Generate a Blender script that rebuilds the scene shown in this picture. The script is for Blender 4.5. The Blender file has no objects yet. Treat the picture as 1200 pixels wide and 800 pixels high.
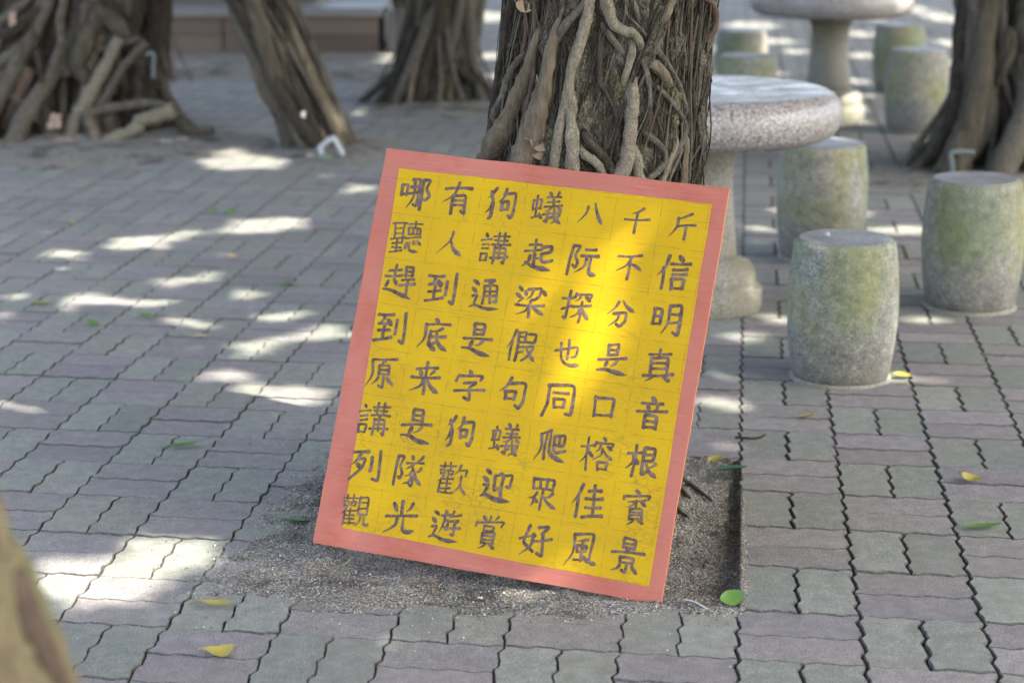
import bpy, math, random
import numpy as np
from mathutils import Vector, Matrix, noise

R = math.radians
random.seed(11)
rng = np.random.default_rng(11)
scene = bpy.context.scene
col = scene.collection

# ------------------------------------------------------------------ camera
CAM_H = 1.5
FPX = 2333.0                       # focal length in photo pixels (1200 wide)
PITCH = math.atan(590.0 / FPX)
cam_d = bpy.data.cameras.new('camera')
cam_d.lens = 70.0
cam_d.sensor_width = 36.0
cam_d.clip_start = 0.05
cam_d.clip_end = 800
cam_d.dof.use_dof = True
cam_d.dof.focus_distance = 4.25
cam_d.dof.aperture_fstop = 3.2
cam = bpy.data.objects.new('camera', cam_d)
cam.location = (0, 0, CAM_H)
cam.rotation_euler = (math.pi / 2 - PITCH, 0, 0)
col.objects.link(cam)
scene.camera = cam

# ------------------------------------------------------------------ light
SUN_EL, SUN_AZ = R(58), math.atan2(-0.51, 0.86)      # direction towards the sun
LS = Vector((math.cos(SUN_EL) * math.cos(SUN_AZ), math.cos(SUN_EL) * math.sin(SUN_AZ), math.sin(SUN_EL)))
world = bpy.data.worlds.new('World')
scene.world = world
world.use_nodes = True
wn = world.node_tree
bg = wn.nodes['Background']
sky = wn.nodes.new('ShaderNodeTexSky')
sky.sky_type = 'NISHITA'
sky.sun_disc = False
sky.sun_elevation = SUN_EL
sky.sun_rotation = math.pi / 2 - SUN_AZ
sky.air_density = 0.8
sky.dust_density = 6.0
sky.ozone_density = 0.4
wn.links.new(sky.outputs[0], bg.inputs[0])
bg.inputs[1].default_value = 0.15
sun_d = bpy.data.lights.new('sun', 'SUN')
sun_d.energy = 2.4
sun_d.angle = R(0.53)
sun_d.color = (1.0, 0.95, 0.86)
sun = bpy.data.objects.new('sun', sun_d)
sun.rotation_euler = LS.to_track_quat('Z', 'Y').to_euler()
sun.location = LS * 30
col.objects.link(sun)
vs = scene.view_settings
vs.view_transform = 'Standard'
vs.look = 'None'
vs.exposure = 2.8
vs.use_white_balance = True            # the camera's daylight-shade setting
vs.white_balance_temperature = 6850
vs.white_balance_tint = 6
vs.gamma = 1.0
scene.cycles.use_denoising = True
scene.cycles.max_bounces = 6
scene.cycles.caustics_reflective = False
scene.cycles.caustics_refractive = False


# ------------------------------------------------------------------ pixel helpers
def ray(px, py):
    x, v = (px - 600) / FPX, (py - 400) / FPX
    return Vector((x, math.cos(PITCH) - v * math.sin(PITCH), -math.sin(PITCH) - v * math.cos(PITCH)))


def gnd(px, py, z=0.0):
    r = ray(px, py)
    t = (CAM_H - z) / -r.z
    return Vector((r.x * t, r.y * t, z))


def at_y(px, py, y):
    r = ray(px, py)
    t = y / r.y
    return Vector((r.x * t, y, CAM_H + r.z * t))


# ------------------------------------------------------------------ object helpers
def tag(o, label=None, cat=None, group=None, kind=None):
    if label: o['label'] = label
    if cat: o['category'] = cat
    if group: o['group'] = group
    if kind: o['kind'] = kind
    return o


def empty(name, loc=(0, 0, 0)):
    o = bpy.data.objects.new(name, None)
    o.empty_display_size = 0.1
    o.location = loc
    col.objects.link(o)
    return o


def mesh_data(name, verts, faces, mat=None, smooth=True):
    m = bpy.data.meshes.new(name)
    m.from_pydata([tuple(v) for v in verts], [], faces)
    if mat: m.materials.append(mat)
    if smooth:
        m.polygons.foreach_set('use_smooth', [True] * len(m.polygons))
    m.update()
    return m


def link(name, data, parent=None, loc=(0, 0, 0)):
    o = bpy.data.objects.new(name, data)
    col.objects.link(o)
    o.location = loc
    if parent is not None: o.parent = parent
    return o


def obj(name, verts, faces, mat, parent=None, loc=(0, 0, 0), smooth=True):
    return link(name, mesh_data(name, verts, faces, mat, smooth), parent, loc)


class MB:
    def __init__(s):
        s.v, s.f = [], []

    def add(s, v, f):
        n = len(s.v)
        s.v += [tuple(p) for p in v]
        s.f += [tuple(i + n for i in q) for q in f]

    def build(s, name, mat, parent=None, loc=(0, 0, 0), smooth=True):
        return obj(name, s.v, s.f, mat, parent, loc, smooth)


def catmull(pts, n=6):
    pts = [Vector(p) for p in pts]
    if len(pts) < 3: 
        return [pts[0].lerp(pts[-1], i / n) for i in range(n + 1)]
    P = [pts[0] * 2 - pts[1]] + pts + [pts[-1] * 2 - pts[-2]]
    out = []
    for i in range(1, len(P) - 2):
        a, b, c, d = P[i - 1:i + 3]
        for k in range(n):
            t = k / n
            out.append(0.5 * (2 * b + (c - a) * t + (2 * a - 5 * b + 4 * c - d) * t * t + (3 * b - a - 3 * c + d) * t ** 3))
    out.append(pts[-1].copy())
    return out


def tube(path, radii, n=8, rough=0.0, cap=True):
    """rings along path; radii a function of 0..1 or a number"""
    V, Fc = [], []
    m = len(path)
    up = Vector((0.3, 0.9, 0.2)).normalized()
    prev = None
    for i, p in enumerate(path):
        a = path[max(i - 1, 0)]
        b = path[min(i + 1, m - 1)]
        t = (b - a)
        if t.length < 1e-9: t = Vector((0, 0, 1))
        t.normalize()
        if prev is None:
            s = t.cross(up)
            if s.length < 1e-3: s = t.cross(Vector((1, 0, 0)))
        else:
            s = prev - t * prev.dot(t)
        s.normalize()
        prev = s
        q = t.cross(s)
        r = radii(i / (m - 1)) if callable(radii) else radii
        for k in range(n):
            an = 2 * math.pi * k / n
            rr = r
            if rough: rr *= 1 + rough * noise.noise(Vector((p.x * 30 + math.cos(an), p.y * 30 + math.sin(an), p.z * 30))) + rough * 0.6 * noise.noise(Vector((p.x * 90 + math.cos(an) * 2, p.y * 90 + math.sin(an) * 2, p.z * 70)))
            V.append(p + (s * math.cos(an) + q * math.sin(an)) * rr)
    for i in range(m - 1):
        for k in range(n):
            k2 = (k + 1) % n
            Fc.append((i * n + k, i * n + k2, (i + 1) * n + k2, (i + 1) * n + k))
    if cap:
        Fc.append(tuple(range(n - 1, -1, -1)))
        Fc.append(tuple((m - 1) * n + k for k in range(n)))
    return V, Fc


def box(x0, x1, y0, y1, z0, z1, c=0.0):
    """box with chamfered top edge"""
    if c:
        v = [(x0, y0, z0), (x1, y0, z0), (x1, y1, z0), (x0, y1, z0),
             (x0, y0, z1 - c), (x1, y0, z1 - c), (x1, y1, z1 - c), (x0, y1, z1 - c),
             (x0 + c, y0 + c, z1), (x1 - c, y0 + c, z1), (x1 - c, y1 - c, z1), (x0 + c, y1 - c, z1)]
        f = [(3, 2, 1, 0), (8, 9, 10, 11)]
        for b in (0, 4):
            for k in range(4):
                k2 = (k + 1) % 4
                f.append((b + k, b + k2, b + 4 + k2, b + 4 + k))
        return v, f
    v = [(x0, y0, z0), (x1, y0, z0), (x1, y1, z0), (x0, y1, z0), (x0, y0, z1), (x1, y0, z1), (x1, y1, z1), (x0, y1, z1)]
    return v, [(3, 2, 1, 0), (4, 5, 6, 7), (0, 1, 5, 4), (1, 2, 6, 5), (2, 3, 7, 6), (3, 0, 4, 7)]


def lathe(prof, n=48, capb=True, capt=True):
    V, Fc = [], []
    for r, z in prof:
        for k in range(n):
            a = 2 * math.pi * k / n
            V.append((r * math.cos(a), r * math.sin(a), z))
    for i in range(len(prof) - 1):
        for k in range(n):
            k2 = (k + 1) % n
            Fc.append((i * n + k, i * n + k2, (i + 1) * n + k2, (i + 1) * n + k))
    if capb: Fc.append(tuple(range(n - 1, -1, -1)))
    if capt: Fc.append(tuple((len(prof) - 1) * n + k for k in range(n)))
    return V, Fc


def flat_caps(o):
    for p in o.data.polygons:
        if len(p.vertices) > 8: p.use_smooth = False


# ------------------------------------------------------------------ materials
class Mat:
    def __init__(s, name, rough=0.8, spec=0.3):
        s.m = bpy.data.materials.new(name)
        s.m.use_nodes = True
        s.t = s.m.node_tree
        s.b = s.t.nodes['Principled BSDF']
        s.b.inputs['Roughness'].default_value = rough
        s.b.inputs['Specular IOR Level'].default_value = spec

    def n(s, typ, **kw):
        nd = s.t.nodes.new(typ)
        for k, v in kw.items():
            if k in nd.inputs: nd.inputs[k].default_value = v
            else: setattr(nd, k, v)
        return nd

    def l(s, a, b):
        s.t.links.new(a, b)

    def coord(s, kind='Object', scale=(1, 1, 1), rot=(0, 0, 0)):
        tc = s.n('ShaderNodeTexCoord')
        mp = s.n('ShaderNodeMapping')
        mp.inputs['Scale'].default_value = scale
        mp.inputs['Rotation'].default_value = rot
        s.l(tc.outputs[kind], mp.inputs[0])
        return mp.outputs[0]

    def pos(s, scale=(1, 1, 1)):
        g = s.n('ShaderNodeNewGeometry')
        mp = s.n('ShaderNodeMapping')
        mp.inputs['Scale'].default_value = scale
        s.l(g.outputs['Position'], mp.inputs[0])
        return mp.outputs[0]

    def noise(s, vec, scale, detail=4, rough=0.55):
        nd = s.n('ShaderNodeTexNoise')
        nd.inputs['Scale'].default_value = scale
        nd.inputs['Detail'].default_value = detail
        nd.inputs['Roughness'].default_value = rough
        s.l(vec, nd.inputs['Vector'])
        return nd.outputs['Fac']

    def voro(s, vec, scale, feature='F1', out='Distance'):
        nd = s.n('ShaderNodeTexVoronoi')
        nd.feature = feature
        nd.inputs['Scale'].default_value = scale
        s.l(vec, nd.inputs['Vector'])
        return nd.outputs[out]

    def ramp(s, fac, stops):
        nd = s.n('ShaderNodeValToRGB')
        e = nd.color_ramp.elements
        while len(e) < len(stops): e.new(0.5)
        for i, (p, c) in enumerate(stops):
            e[i].position = p
            e[i].color = (c, c, c, 1) if isinstance(c, (int, float)) else tuple(c) + (1,)
        s.l(fac, nd.inputs[0])
        return nd.outputs[0]

    def mix(s, fac, a, b, mode='MIX'):
        nd = s.n('ShaderNodeMix')
        nd.data_type = 'RGBA'
        nd.blend_type = mode
        for v, i in ((fac, 0), (a, 6), (b, 7)):
            if isinstance(v, (int, float)): nd.inputs[i].default_value = v if i == 0 else (v, v, v, 1)
            elif isinstance(v, tuple): nd.inputs[i].default_value = v + (1,)
            else: s.l(v, nd.inputs[i])
        return nd.outputs[2]

    def math(s, op, a, b=0.0, clamp=False):
        nd = s.n('ShaderNodeMath')
        nd.operation = op
        nd.use_clamp = clamp
        for v, i in ((a, 0), (b, 1)):
            if isinstance(v, (int, float)): nd.inputs[i].default_value = v
            else: s.l(v, nd.inputs[i])
        return nd.outputs[0]

    def bump(s, h, strength=0.4, dist=0.01):
        nd = s.n('ShaderNodeBump')
        nd.inputs['Strength'].default_value = strength
        nd.inputs['Distance'].default_value = dist
        s.l(h, nd.inputs['Height'])
        s.l(nd.outputs[0], s.b.inputs['Normal'])

    def color(s, c):
        if isinstance(c, tuple): s.b.inputs['Base Color'].default_value = c + (1,)
        else: s.l(c, s.b.inputs['Base Color'])

    def rough(s, v):
        s.l(v, s.b.inputs['Roughness'])


def mat_paver(name, base, alt):
    m = Mat(name, 0.8, 0.22)
    p = m.pos()
    oi = m.n('ShaderNodeObjectInfo')
    at = m.n('ShaderNodeAttribute')
    at.attribute_name = 'rnd'
    r = m.math('FRACT', m.math('ADD', oi.outputs['Random'], at.outputs['Fac']))
    c = m.mix(r, base, alt)
    r2 = m.math('FRACT', m.math('MULTIPLY', r, 7.31))
    c = m.mix(1.0, c, m.ramp(r2, [(0.0, 0.84), (0.8, 1.03), (1.0, 1.12)]), 'MULTIPLY')
    big = m.noise(p, 1.3, 3)
    c = m.mix(m.ramp(big, [(0.35, 0.0), (0.68, 0.65)]), c, (0.225, 0.22, 0.20))     # dusty grime
    mid = m.noise(p, 26, 5, 0.65)
    c = m.mix(0.55, c, m.ramp(mid, [(0.3, 0.28), (0.7, 0.70)]), 'OVERLAY')
    fine = m.noise(p, 420, 2, 0.7)
    c = m.mix(0.7, c, m.ramp(fine, [(0.3, 0.12), (0.5, 0.5), (0.72, 0.92)]), 'OVERLAY')
    spots = m.voro(p, 55)
    c = m.mix(m.ramp(spots, [(0.03, 0.5), (0.075, 0.0)]), c, (0.07, 0.065, 0.06))
    m.color(c)
    m.rough(m.ramp(mid, [(0.3, 0.6), (0.7, 0.85)]))
    m.bump(m.math('ADD', fine, m.math('MULTIPLY', mid, 1.4)), 0.45, 0.003)
    return m.m


M = {}
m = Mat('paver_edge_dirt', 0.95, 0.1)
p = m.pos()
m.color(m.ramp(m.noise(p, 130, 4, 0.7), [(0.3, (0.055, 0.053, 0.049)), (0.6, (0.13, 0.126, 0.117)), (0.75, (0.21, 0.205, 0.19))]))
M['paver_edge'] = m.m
M['paver_green'] = mat_paver('paver_green', (0.188, 0.203, 0.182), (0.215, 0.220, 0.195))
M['paver_pink'] = mat_paver('paver_pink', (0.200, 0.186, 0.195), (0.222, 0.202, 0.203))

m = Mat('joint_sand', 0.95, 0.1)
p = m.pos()
m.color(m.ramp(m.noise(p, 240, 3, 0.7), [(0.3, (0.035, 0.033, 0.03)), (0.7, (0.15, 0.142, 0.128))]))
m.bump(m.noise(p, 300, 2), 0.8, 0.004)
M['joint'] = m.m

m = Mat('far_paving', 0.85, 0.2)
p = m.pos()
m.color(m.mix(m.noise(p, 3.0, 5), (0.18, 0.185, 0.175), (0.25, 0.235, 0.23)))
m.bump(m.noise(p, 60, 3), 0.3, 0.01)
M['far_ground'] = m.m

m = Mat('pit_soil', 0.95, 0.1)
p = m.pos()
cells = m.n('ShaderNodeTexVoronoi')
cells.inputs['Scale'].default_value = 330
m.l(p, cells.inputs['Vector'])
sep = m.n('ShaderNodeSeparateColor')
m.l(cells.outputs['Color'], sep.inputs[0])
gr = m.ramp(sep.outputs[0], [(0.0, (0.08, 0.075, 0.066)), (0.35, (0.20, 0.19, 0.168)), (0.75, (0.31, 0.295, 0.265)), (0.95, (0.58, 0.56, 0.52))])
damp = m.noise(p, 5.5, 4, 0.6)
gr = m.mix(m.ramp(damp, [(0.50, 0.0), (0.64, 0.8)]), gr, (0.3, 0.3, 0.3), 'MULTIPLY')
m.color(gr)
m.bump(m.math('ADD', m.voro(p, 330), m.noise(p, 60, 3)), 1.0, 0.006)
M['soil'] = m.m

m = Mat('grit', 0.85, 0.3)
at = m.n('ShaderNodeAttribute')
at.attribute_name = 'rnd'
m.color(m.ramp(at.outputs['Fac'], [(0.0, (0.05, 0.045, 0.04)), (0.4, (0.17, 0.16, 0.14)), (0.8, (0.30, 0.285, 0.25)), (0.97, (0.6, 0.58, 0.54))]))
M['grit'] = m.m


def mat_bark(name, dark, light, moss, streak=1.0, mossy=0.35, scale=1.0, crack=0.0):
    m = Mat(name, 0.9, 0.2)
    p = m.pos((1, 1, 0.28 * streak + (1 - streak)))
    a = m.noise(p, 28 * scale, 6, 0.65)
    v = m.voro(p, 60 * scale, 'DISTANCE_TO_EDGE')
    c = m.mix(m.ramp(a, [(0.3, 0.0), (0.68, 1.0)]), dark, light)
    pm = m.pos()
    mo = m.noise(pm, 5.5 * scale, 4, 0.6)
    c = m.mix(m.ramp(mo, [(0.5, 0.0), (0.68, mossy)]), c, moss)
    c = m.mix(m.ramp(v, [(0.0, crack), (0.06, 0.0)]), c, tuple(x * 0.4 for x in dark))
    li = m.noise(pm, 11 * scale, 5, 0.7)
    c = m.mix(m.ramp(li, [(0.58, 0.0), (0.72, 0.45)]), c, tuple(min(1, x * 1.5) for x in light))
    m.color(c)
    h = m.math('ADD', m.math('MULTIPLY', a, 1.0), m.ramp(v, [(0.0, 0.0), (0.12, 0.1 + crack)]))
    m.bump(h, 1.0, 0.018 / scale)
    return m.m


M['bark'] = mat_bark('bark_mossy', (0.045, 0.041, 0.032), (0.19, 0.176, 0.138), (0.13, 0.13, 0.05), 0.7, 0.75, 2.6, 0.4)
M['bark_far'] = mat_bark('bark_grey', (0.030, 0.026, 0.020), (0.115, 0.100, 0.077), (0.10, 0.095, 0.06), 1.0, 0.4)
M['bark_tan'] = mat_bark('bark_tan', (0.075, 0.059, 0.040), (0.20, 0.165, 0.12), (0.13, 0.125, 0.07), 1.0, 0.4, 1.6)
M['root_pale'] = mat_bark('root_pale', (0.15, 0.13, 0.095), (0.29, 0.26, 0.20), (0.15, 0.155, 0.085), 0.5, 0.45, 2.4, 0.12)
M['root_grey'] = mat_bark('root_grey', (0.060, 0.053, 0.042), (0.165, 0.148, 0.122), (0.11, 0.11, 0.07), 0.5, 0.3, 2.4, 0.1)
M['root_dark'] = mat_bark('root_dark', (0.020, 0.017, 0.013), (0.065, 0.054, 0.042), (0.07, 0.065, 0.04), 0.6, 0.2, 1.4)
M['root_brown'] = mat_bark('root_brown', (0.065, 0.042, 0.030), (0.150, 0.110, 0.082), (0.10, 0.08, 0.05), 0.6, 0.2, 1.4)
M['trunk_yellow'] = mat_bark('bark_young', (0.11, 0.078, 0.05), (0.26, 0.215, 0.13), (0.20, 0.205, 0.105), 0.8, 0.9, 0.9)


def mat_stone(name, body=True):
    m = Mat(name, 0.8 if body else 0.45, 0.25 if body else 0.3)
    o = m.coord('Object')
    p = m.pos()
    oi = m.n('ShaderNodeObjectInfo')
    sc = 190 if body else 260
    c1 = m.noise(p, sc, 2, 0.75)
    gran = m.ramp(c1, [(0.33, (0.09, 0.092, 0.09)), (0.46, (0.22, 0.22, 0.21)), (0.56, (0.30, 0.295, 0.28)), (0.68, (0.55, 0.545, 0.53))] if body else [(0.33, (0.07, 0.073, 0.075)), (0.46, (0.17, 0.175, 0.18)), (0.56, (0.23, 0.235, 0.24)), (0.68, (0.42, 0.425, 0.43))])
    if body:
        st = m.pos((1, 1, 0.45))
        f = m.noise(st, 7.5, 4, 0.6)
        g = m.noise(st, 4.0, 3, 0.55)
        sx = m.n('ShaderNodeSeparateXYZ')
        m.l(o, sx.inputs[0])
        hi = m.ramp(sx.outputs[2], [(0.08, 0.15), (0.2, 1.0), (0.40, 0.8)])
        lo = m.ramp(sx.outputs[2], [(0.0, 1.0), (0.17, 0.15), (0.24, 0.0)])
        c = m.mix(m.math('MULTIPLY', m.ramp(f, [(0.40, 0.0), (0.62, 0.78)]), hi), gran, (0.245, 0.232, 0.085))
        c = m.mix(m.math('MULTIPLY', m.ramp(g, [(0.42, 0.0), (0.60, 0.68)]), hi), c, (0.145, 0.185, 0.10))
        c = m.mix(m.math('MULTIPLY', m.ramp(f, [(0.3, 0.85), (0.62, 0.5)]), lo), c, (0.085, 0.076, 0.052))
        c = m.mix(0.5, c, m.ramp(m.noise(p, 34, 4, 0.7), [(0.3, 0.2), (0.7, 0.8)]), 'OVERLAY')
        m.color(c)
        m.bump(m.math('ADD', c1, m.noise(p, 30, 3)), 0.4, 0.003)
    else:
        d = m.noise(p, 9, 4)
        c = m.mix(m.ramp(d, [(0.4, 0.0), (0.75, 0.4)]), gran, (0.17, 0.165, 0.15))
        m.color(c)
        m.rough(m.ramp(d, [(0.35, 0.38), (0.7, 0.6)]))
        m.bump(c1, 0.08, 0.002)
    return m.m


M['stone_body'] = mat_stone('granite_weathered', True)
M['stone_top'] = mat_stone('granite_polished', False)

m = Mat('granite_pinkish', 0.2, 0.5)
p = m.pos()
c1 = m.noise(p, 120, 3, 0.75)
c = m.ramp(c1, [(0.35, (0.07, 0.07, 0.07)), (0.45, (0.22, 0.205, 0.195)), (0.55, (0.33, 0.305, 0.29)), (0.68, (0.56, 0.54, 0.52))])
m.color(c)
m.rough(m.ramp(m.noise(p, 10, 4), [(0.35, 0.22), (0.7, 0.5)]))
M['table_top'] = m.m

m = Mat('granite_pedestal', 0.8, 0.3)
p = m.pos()
c1 = m.noise(p, 150, 3, 0.75)
c = m.ramp(c1, [(0.35, (0.11, 0.106, 0.09)), (0.5, (0.23, 0.222, 0.19)), (0.68, (0.38, 0.37, 0.33))])
f = m.noise(m.pos((1, 1, 0.5)), 5, 4, 0.6)
c = m.mix(m.ramp(f, [(0.42, 0.0), (0.68, 0.6)]), c, (0.16, 0.15, 0.09))
m.color(c)
m.bump(c1, 0.3, 0.003)
M['pedestal'] = m.m


# sign paint
def wood_grain(m, vec):
    g1 = m.n('ShaderNodeMapping')
    g1.inputs['Scale'].default_value = (3.0, 90.0, 1)
    m.l(vec, g1.inputs[0])
    return m.noise(g1.outputs[0], 2.2, 6, 0.65)


def mat_yellow():
    m = Mat('yellow_paint', 0.5, 0.16)
    o = m.coord('Object')
    g = wood_grain(m, o)
    w = m.noise(o, 6, 4, 0.6)
    c = m.mix(m.ramp(w, [(0.35, 0.0), (0.7, 1.0)]), (0.46, 0.285, 0.004), (0.53, 0.34, 0.007))
    c = m.mix(m.ramp(g, [(0.30, 0.75), (0.44, 0.0)]), c, (0.33, 0.22, 0.012))
    # pencilled grid, broken by wear
    s = m.n('ShaderNodeSeparateXYZ')
    m.l(o, s.inputs[0])
    wob = m.math('MULTIPLY', m.math('SUBTRACT', m.noise(o, 5, 2), 0.5), 0.004)
    br = m.ramp(m.noise(o, 38, 4, 0.7), [(0.40, 0.0), (0.58, 1.0)])
    lines = None
    for ax, off, per in ((0, 0.0345, 0.0985), (1, 0.0400, 0.0990)):
        t = m.math('FRACT', m.math('DIVIDE', m.math('ADD', m.math('ADD', m.math('MULTIPLY', s.outputs[ax], 1 if ax == 0 else -1), wob), -off + per * 4), per))
        d = m.math('MULTIPLY', m.math('ABSOLUTE', m.math('SUBTRACT', t, 0.5)), per)       # per/2 on the line
        ln = m.ramp(m.math('MULTIPLY', m.math('SUBTRACT', per / 2, d), 1000.0), [(0.45, 1.0), (0.95, 0.0)])
        lines = ln if lines is None else m.math('MAXIMUM', lines, ln)
    c = m.mix(m.math('MULTIPLY', m.math('MULTIPLY', lines, br), 0.6), c, (0.12, 0.09, 0.02))
    # cracks and specks
    mp = m.n('ShaderNodeMapping')
    mp.inputs['Scale'].default_value = (0.35, 1, 1)
    m.l(o, mp.inputs[0])
    ck = m.voro(mp.outputs[0], 120, 'DISTANCE_TO_EDGE')
    wear = m.noise(o, 9, 4, 0.65)
    lowr = m.ramp(m.math('MULTIPLY', s.outputs[1], -1.0), [(0.25, 0.25), (0.7, 1.0)])
    c = m.mix(m.math('MULTIPLY', m.math('MULTIPLY', m.ramp(ck, [(0.0, 0.75), (0.07, 0.0)]), m.ramp(wear, [(0.47, 0.0), (0.62, 0.8)])), lowr), c, (0.14, 0.10, 0.03))
    sp = m.voro(o, 46)
    c = m.mix(m.ramp(sp, [(0.022, 0.7), (0.05, 0.0)]), c, (0.12, 0.09, 0.03))
    m.color(c)
    m.rough(m.ramp(w, [(0.3, 0.42), (0.7, 0.58)]))
    m.bump(g, 0.35, 0.0012)
    return m.m


def mat_red():
    m = Mat('red_paint', 0.5, 0.22)
    o = m.coord('Object')
    g = wood_grain(m, o)
    w = m.noise(o, 7, 5, 0.6)
    c = m.mix(m.ramp(w, [(0.3, 0.0), (0.7, 1.0)]), (0.36, 0.098, 0.064), (0.46, 0.168, 0.128))
    c = m.mix(m.ramp(g, [(0.3, 0.5), (0.45, 0.0)]), c, (0.33, 0.06, 0.045))
    c = m.mix(m.ramp(g, [(0.58, 0.0), (0.75, 0.4)]), c, (0.62, 0.27, 0.22))
    nk = m.noise(o, 46, 5, 0.75)
    c = m.mix(m.ramp(nk, [(0.69, 0.0), (0.72, 0.6)]), c, (0.55, 0.36, 0.28))
    st = m.noise(o, 3.5, 5, 0.7)
    c = m.mix(m.ramp(st, [(0.52, 0.0), (0.70, 0.5)]), c, (0.25, 0.085, 0.06))
    c = m.mix(m.ramp(m.noise(o, 130, 3, 0.7), [(0.66, 0.0), (0.72, 0.6)]), c, (0.20, 0.07, 0.05))
    m.color(c)
    m.bump(g, 0.35, 0.0012)
    return m.m


def mat_ink():
    m = Mat('brown_paint', 0.5, 0.25)
    o = m.coord('Object')
    g = m.noise(o, 55, 5, 0.7)
    c = m.mix(m.ramp(g, [(0.38, 0.0), (0.66, 1.0)]), (0.055, 0.030, 0.020), (0.20, 0.135, 0.105))
    c = m.mix(m.ramp(m.noise(o, 160, 3, 0.7), [(0.62, 0.0), (0.70, 0.55)]), c, (0.40, 0.28, 0.08))
    m.color(c)
    m.bump(g, 0.5, 0.0008)
    return m.m


M['yellow'], M['red'], M['ink'] = mat_yellow(), mat_red(), mat_ink()
m = Mat('plywood_edge', 0.7)
m.color((0.62, 0.20, 0.07))
M['ply'] = m.m


def mat_leaf(name, a, b, trans=0.35, rough=0.45):
    m = Mat(name, rough, 0.4)
    p = m.pos()
    c = m.mix(m.noise(p, 40, 3), a, b)
    m.color(c)
    tr = m.n('ShaderNodeBsdfTranslucent')
    m.l(c, tr.inputs[0])
    mx = m.n('ShaderNodeMixShader')
    mx.inputs[0].default_value = trans
    out = m.t.nodes['Material Output']
    m.l(m.b.outputs[0], mx.inputs[1])
    m.l(tr.outputs[0], mx.inputs[2])
    m.l(mx.outputs[0], out.inputs[0])
    return m.m


M['leaf_crown'] = mat_leaf('crown_leaf', (0.045, 0.075, 0.022), (0.085, 0.12, 0.035), 0.3)
M['leaf_green'] = mat_leaf('leaf_green', (0.085, 0.19, 0.04), (0.14, 0.27, 0.06), 0.2)
M['leaf_deep'] = mat_leaf('leaf_deep_green', (0.035, 0.11, 0.07), (0.055, 0.15, 0.09), 0.15)
M['leaf_yellow'] = mat_leaf('leaf_yellow', (0.33, 0.28, 0.04), (0.42, 0.37, 0.11), 0.2)
M['leaf_tan'] = mat_leaf('leaf_tan', (0.36, 0.27, 0.16), (0.48, 0.38, 0.24), 0.1, 0.6)
M['leaf_brown'] = mat_leaf('leaf_brown', (0.17, 0.125, 0.085), (0.27, 0.205, 0.145), 0.1, 0.5)

m = Mat('grey_plastic', 0.4, 0.4); m.color((0.40, 0.42, 0.43)); M['pipe'] = m.m
m = Mat('teal_pipe', 0.4, 0.4); m.color((0.13, 0.165, 0.165)); M['pipe_teal'] = m.m
m = Mat('white_litter', 0.6, 0.3); m.color((0.50, 0.50, 0.49)); M['white'] = m.m
m = Mat('pink_litter', 0.6, 0.3); m.color((0.36, 0.27, 0.22)); M['pinkish'] = m.m
m = Mat('green_litter', 0.6, 0.3); m.color((0.16, 0.36, 0.24)); M['greenish'] = m.m

m = Mat('red_granite', 0.6, 0.4)
p = m.pos()
oi = m.n('ShaderNodeObjectInfo')
c = m.mix(m.noise(p, 30, 5, 0.7), (0.095, 0.072, 0.056), (0.15, 0.112, 0.088))
c = m.mix(1.0, c, m.ramp(oi.outputs['Random'], [(0.0, 0.7), (1.0, 1.15)]), 'MULTIPLY')
m.color(c)
m.bump(m.noise(p, 60, 3), 0.3, 0.005)
M['plinth'] = m.m
m = Mat('grey_coping', 0.5, 0.4)
m.color(m.mix(m.noise(m.pos(), 20, 4), (0.14, 0.14, 0.14), (0.21, 0.21, 0.205)))
M['coping'] = m.m

# ------------------------------------------------------------------ paving grid
GA = R(6.59)
GU, GV = Vector((math.cos(GA), -math.sin(GA), 0)), Vector((math.sin(GA), math.cos(GA), 0))
MV = 0.2525


def uline(k):
    return 0.02 + (0.2400 * k if k >= 0 else 0.2225 * k)


def vline(j):
    return 3.515 + MV * j


def grid(u, v, z=0.0):
    """paving coordinates (with the rows' slight skew) to world"""
    vv = v - 0.026 * (u - 0.14)
    q = GU * u + GV * vv
    return Vector((q.x, q.y, z))


def ungrid(x, y):
    u = x * GU.x + y * GU.y
    v = x * GV.x + y * GV.y
    return u, v + 0.026 * (u - 0.14)


def wave(t):
    return math.sin(2 * math.pi * t) * 0.75 + 0.30 * math.sin(4 * math.pi * t + 0.5) + 0.10 * math.sin(6 * math.pi * t)


def paver_outline(k, j, half, segs, gapu, gapv, jit=0.0):
    """world outline of one paver; green modules stand their two side by side, pink ones stack them"""
    u0, u1, v0, v1 = uline(k), uline(k + 1), vline(j), vline(j + 1)
    um, vm = (u0 + u1) / 2, (v0 + v1) / 2
    green = (j + k) % 2 != 0
    if green:
        a, b, c, d = (u0, um, v0, v1) if half == 0 else (um, u1, v0, v1)
        nu, nv = max(2, segs // 2), segs
    else:
        a, b, c, d = (u0, u1, v0, vm) if half == 0 else (u0, u1, vm, v1)
        nu, nv = segs, max(2, segs // 2)
    a += gapu; b -= gapu; c += gapv; d -= gapv
    pts = []
    for i in range(nu): pts.append((a + (b - a) * i / nu, c))
    for i in range(nv): pts.append((b, c + (d - c) * i / nv))
    for i in range(nu): pts.append((b + (a - b) * i / nu, d))
    for i in range(nv): pts.append((a, d + (c - d) * i / nv))
    out = []
    for (u, v) in pts:
        tu, tv = (u - u0) / (u1 - u0), (v - v0) / (v1 - v0)
        du = 0.0050 * wave(3 * tv + 0.25)
        dv = 0.0046 * wave(3 * tu + 0.25)
        if jit:
            du += random.gauss(0, jit); dv += random.gauss(0, jit)
        out.append((u + du, v + dv))
    return out, ((a + b) / 2, (c + d) / 2), green


def in_pit(k, j):
    return -4 <= k <= -1 and 1 <= j <= 4


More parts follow.
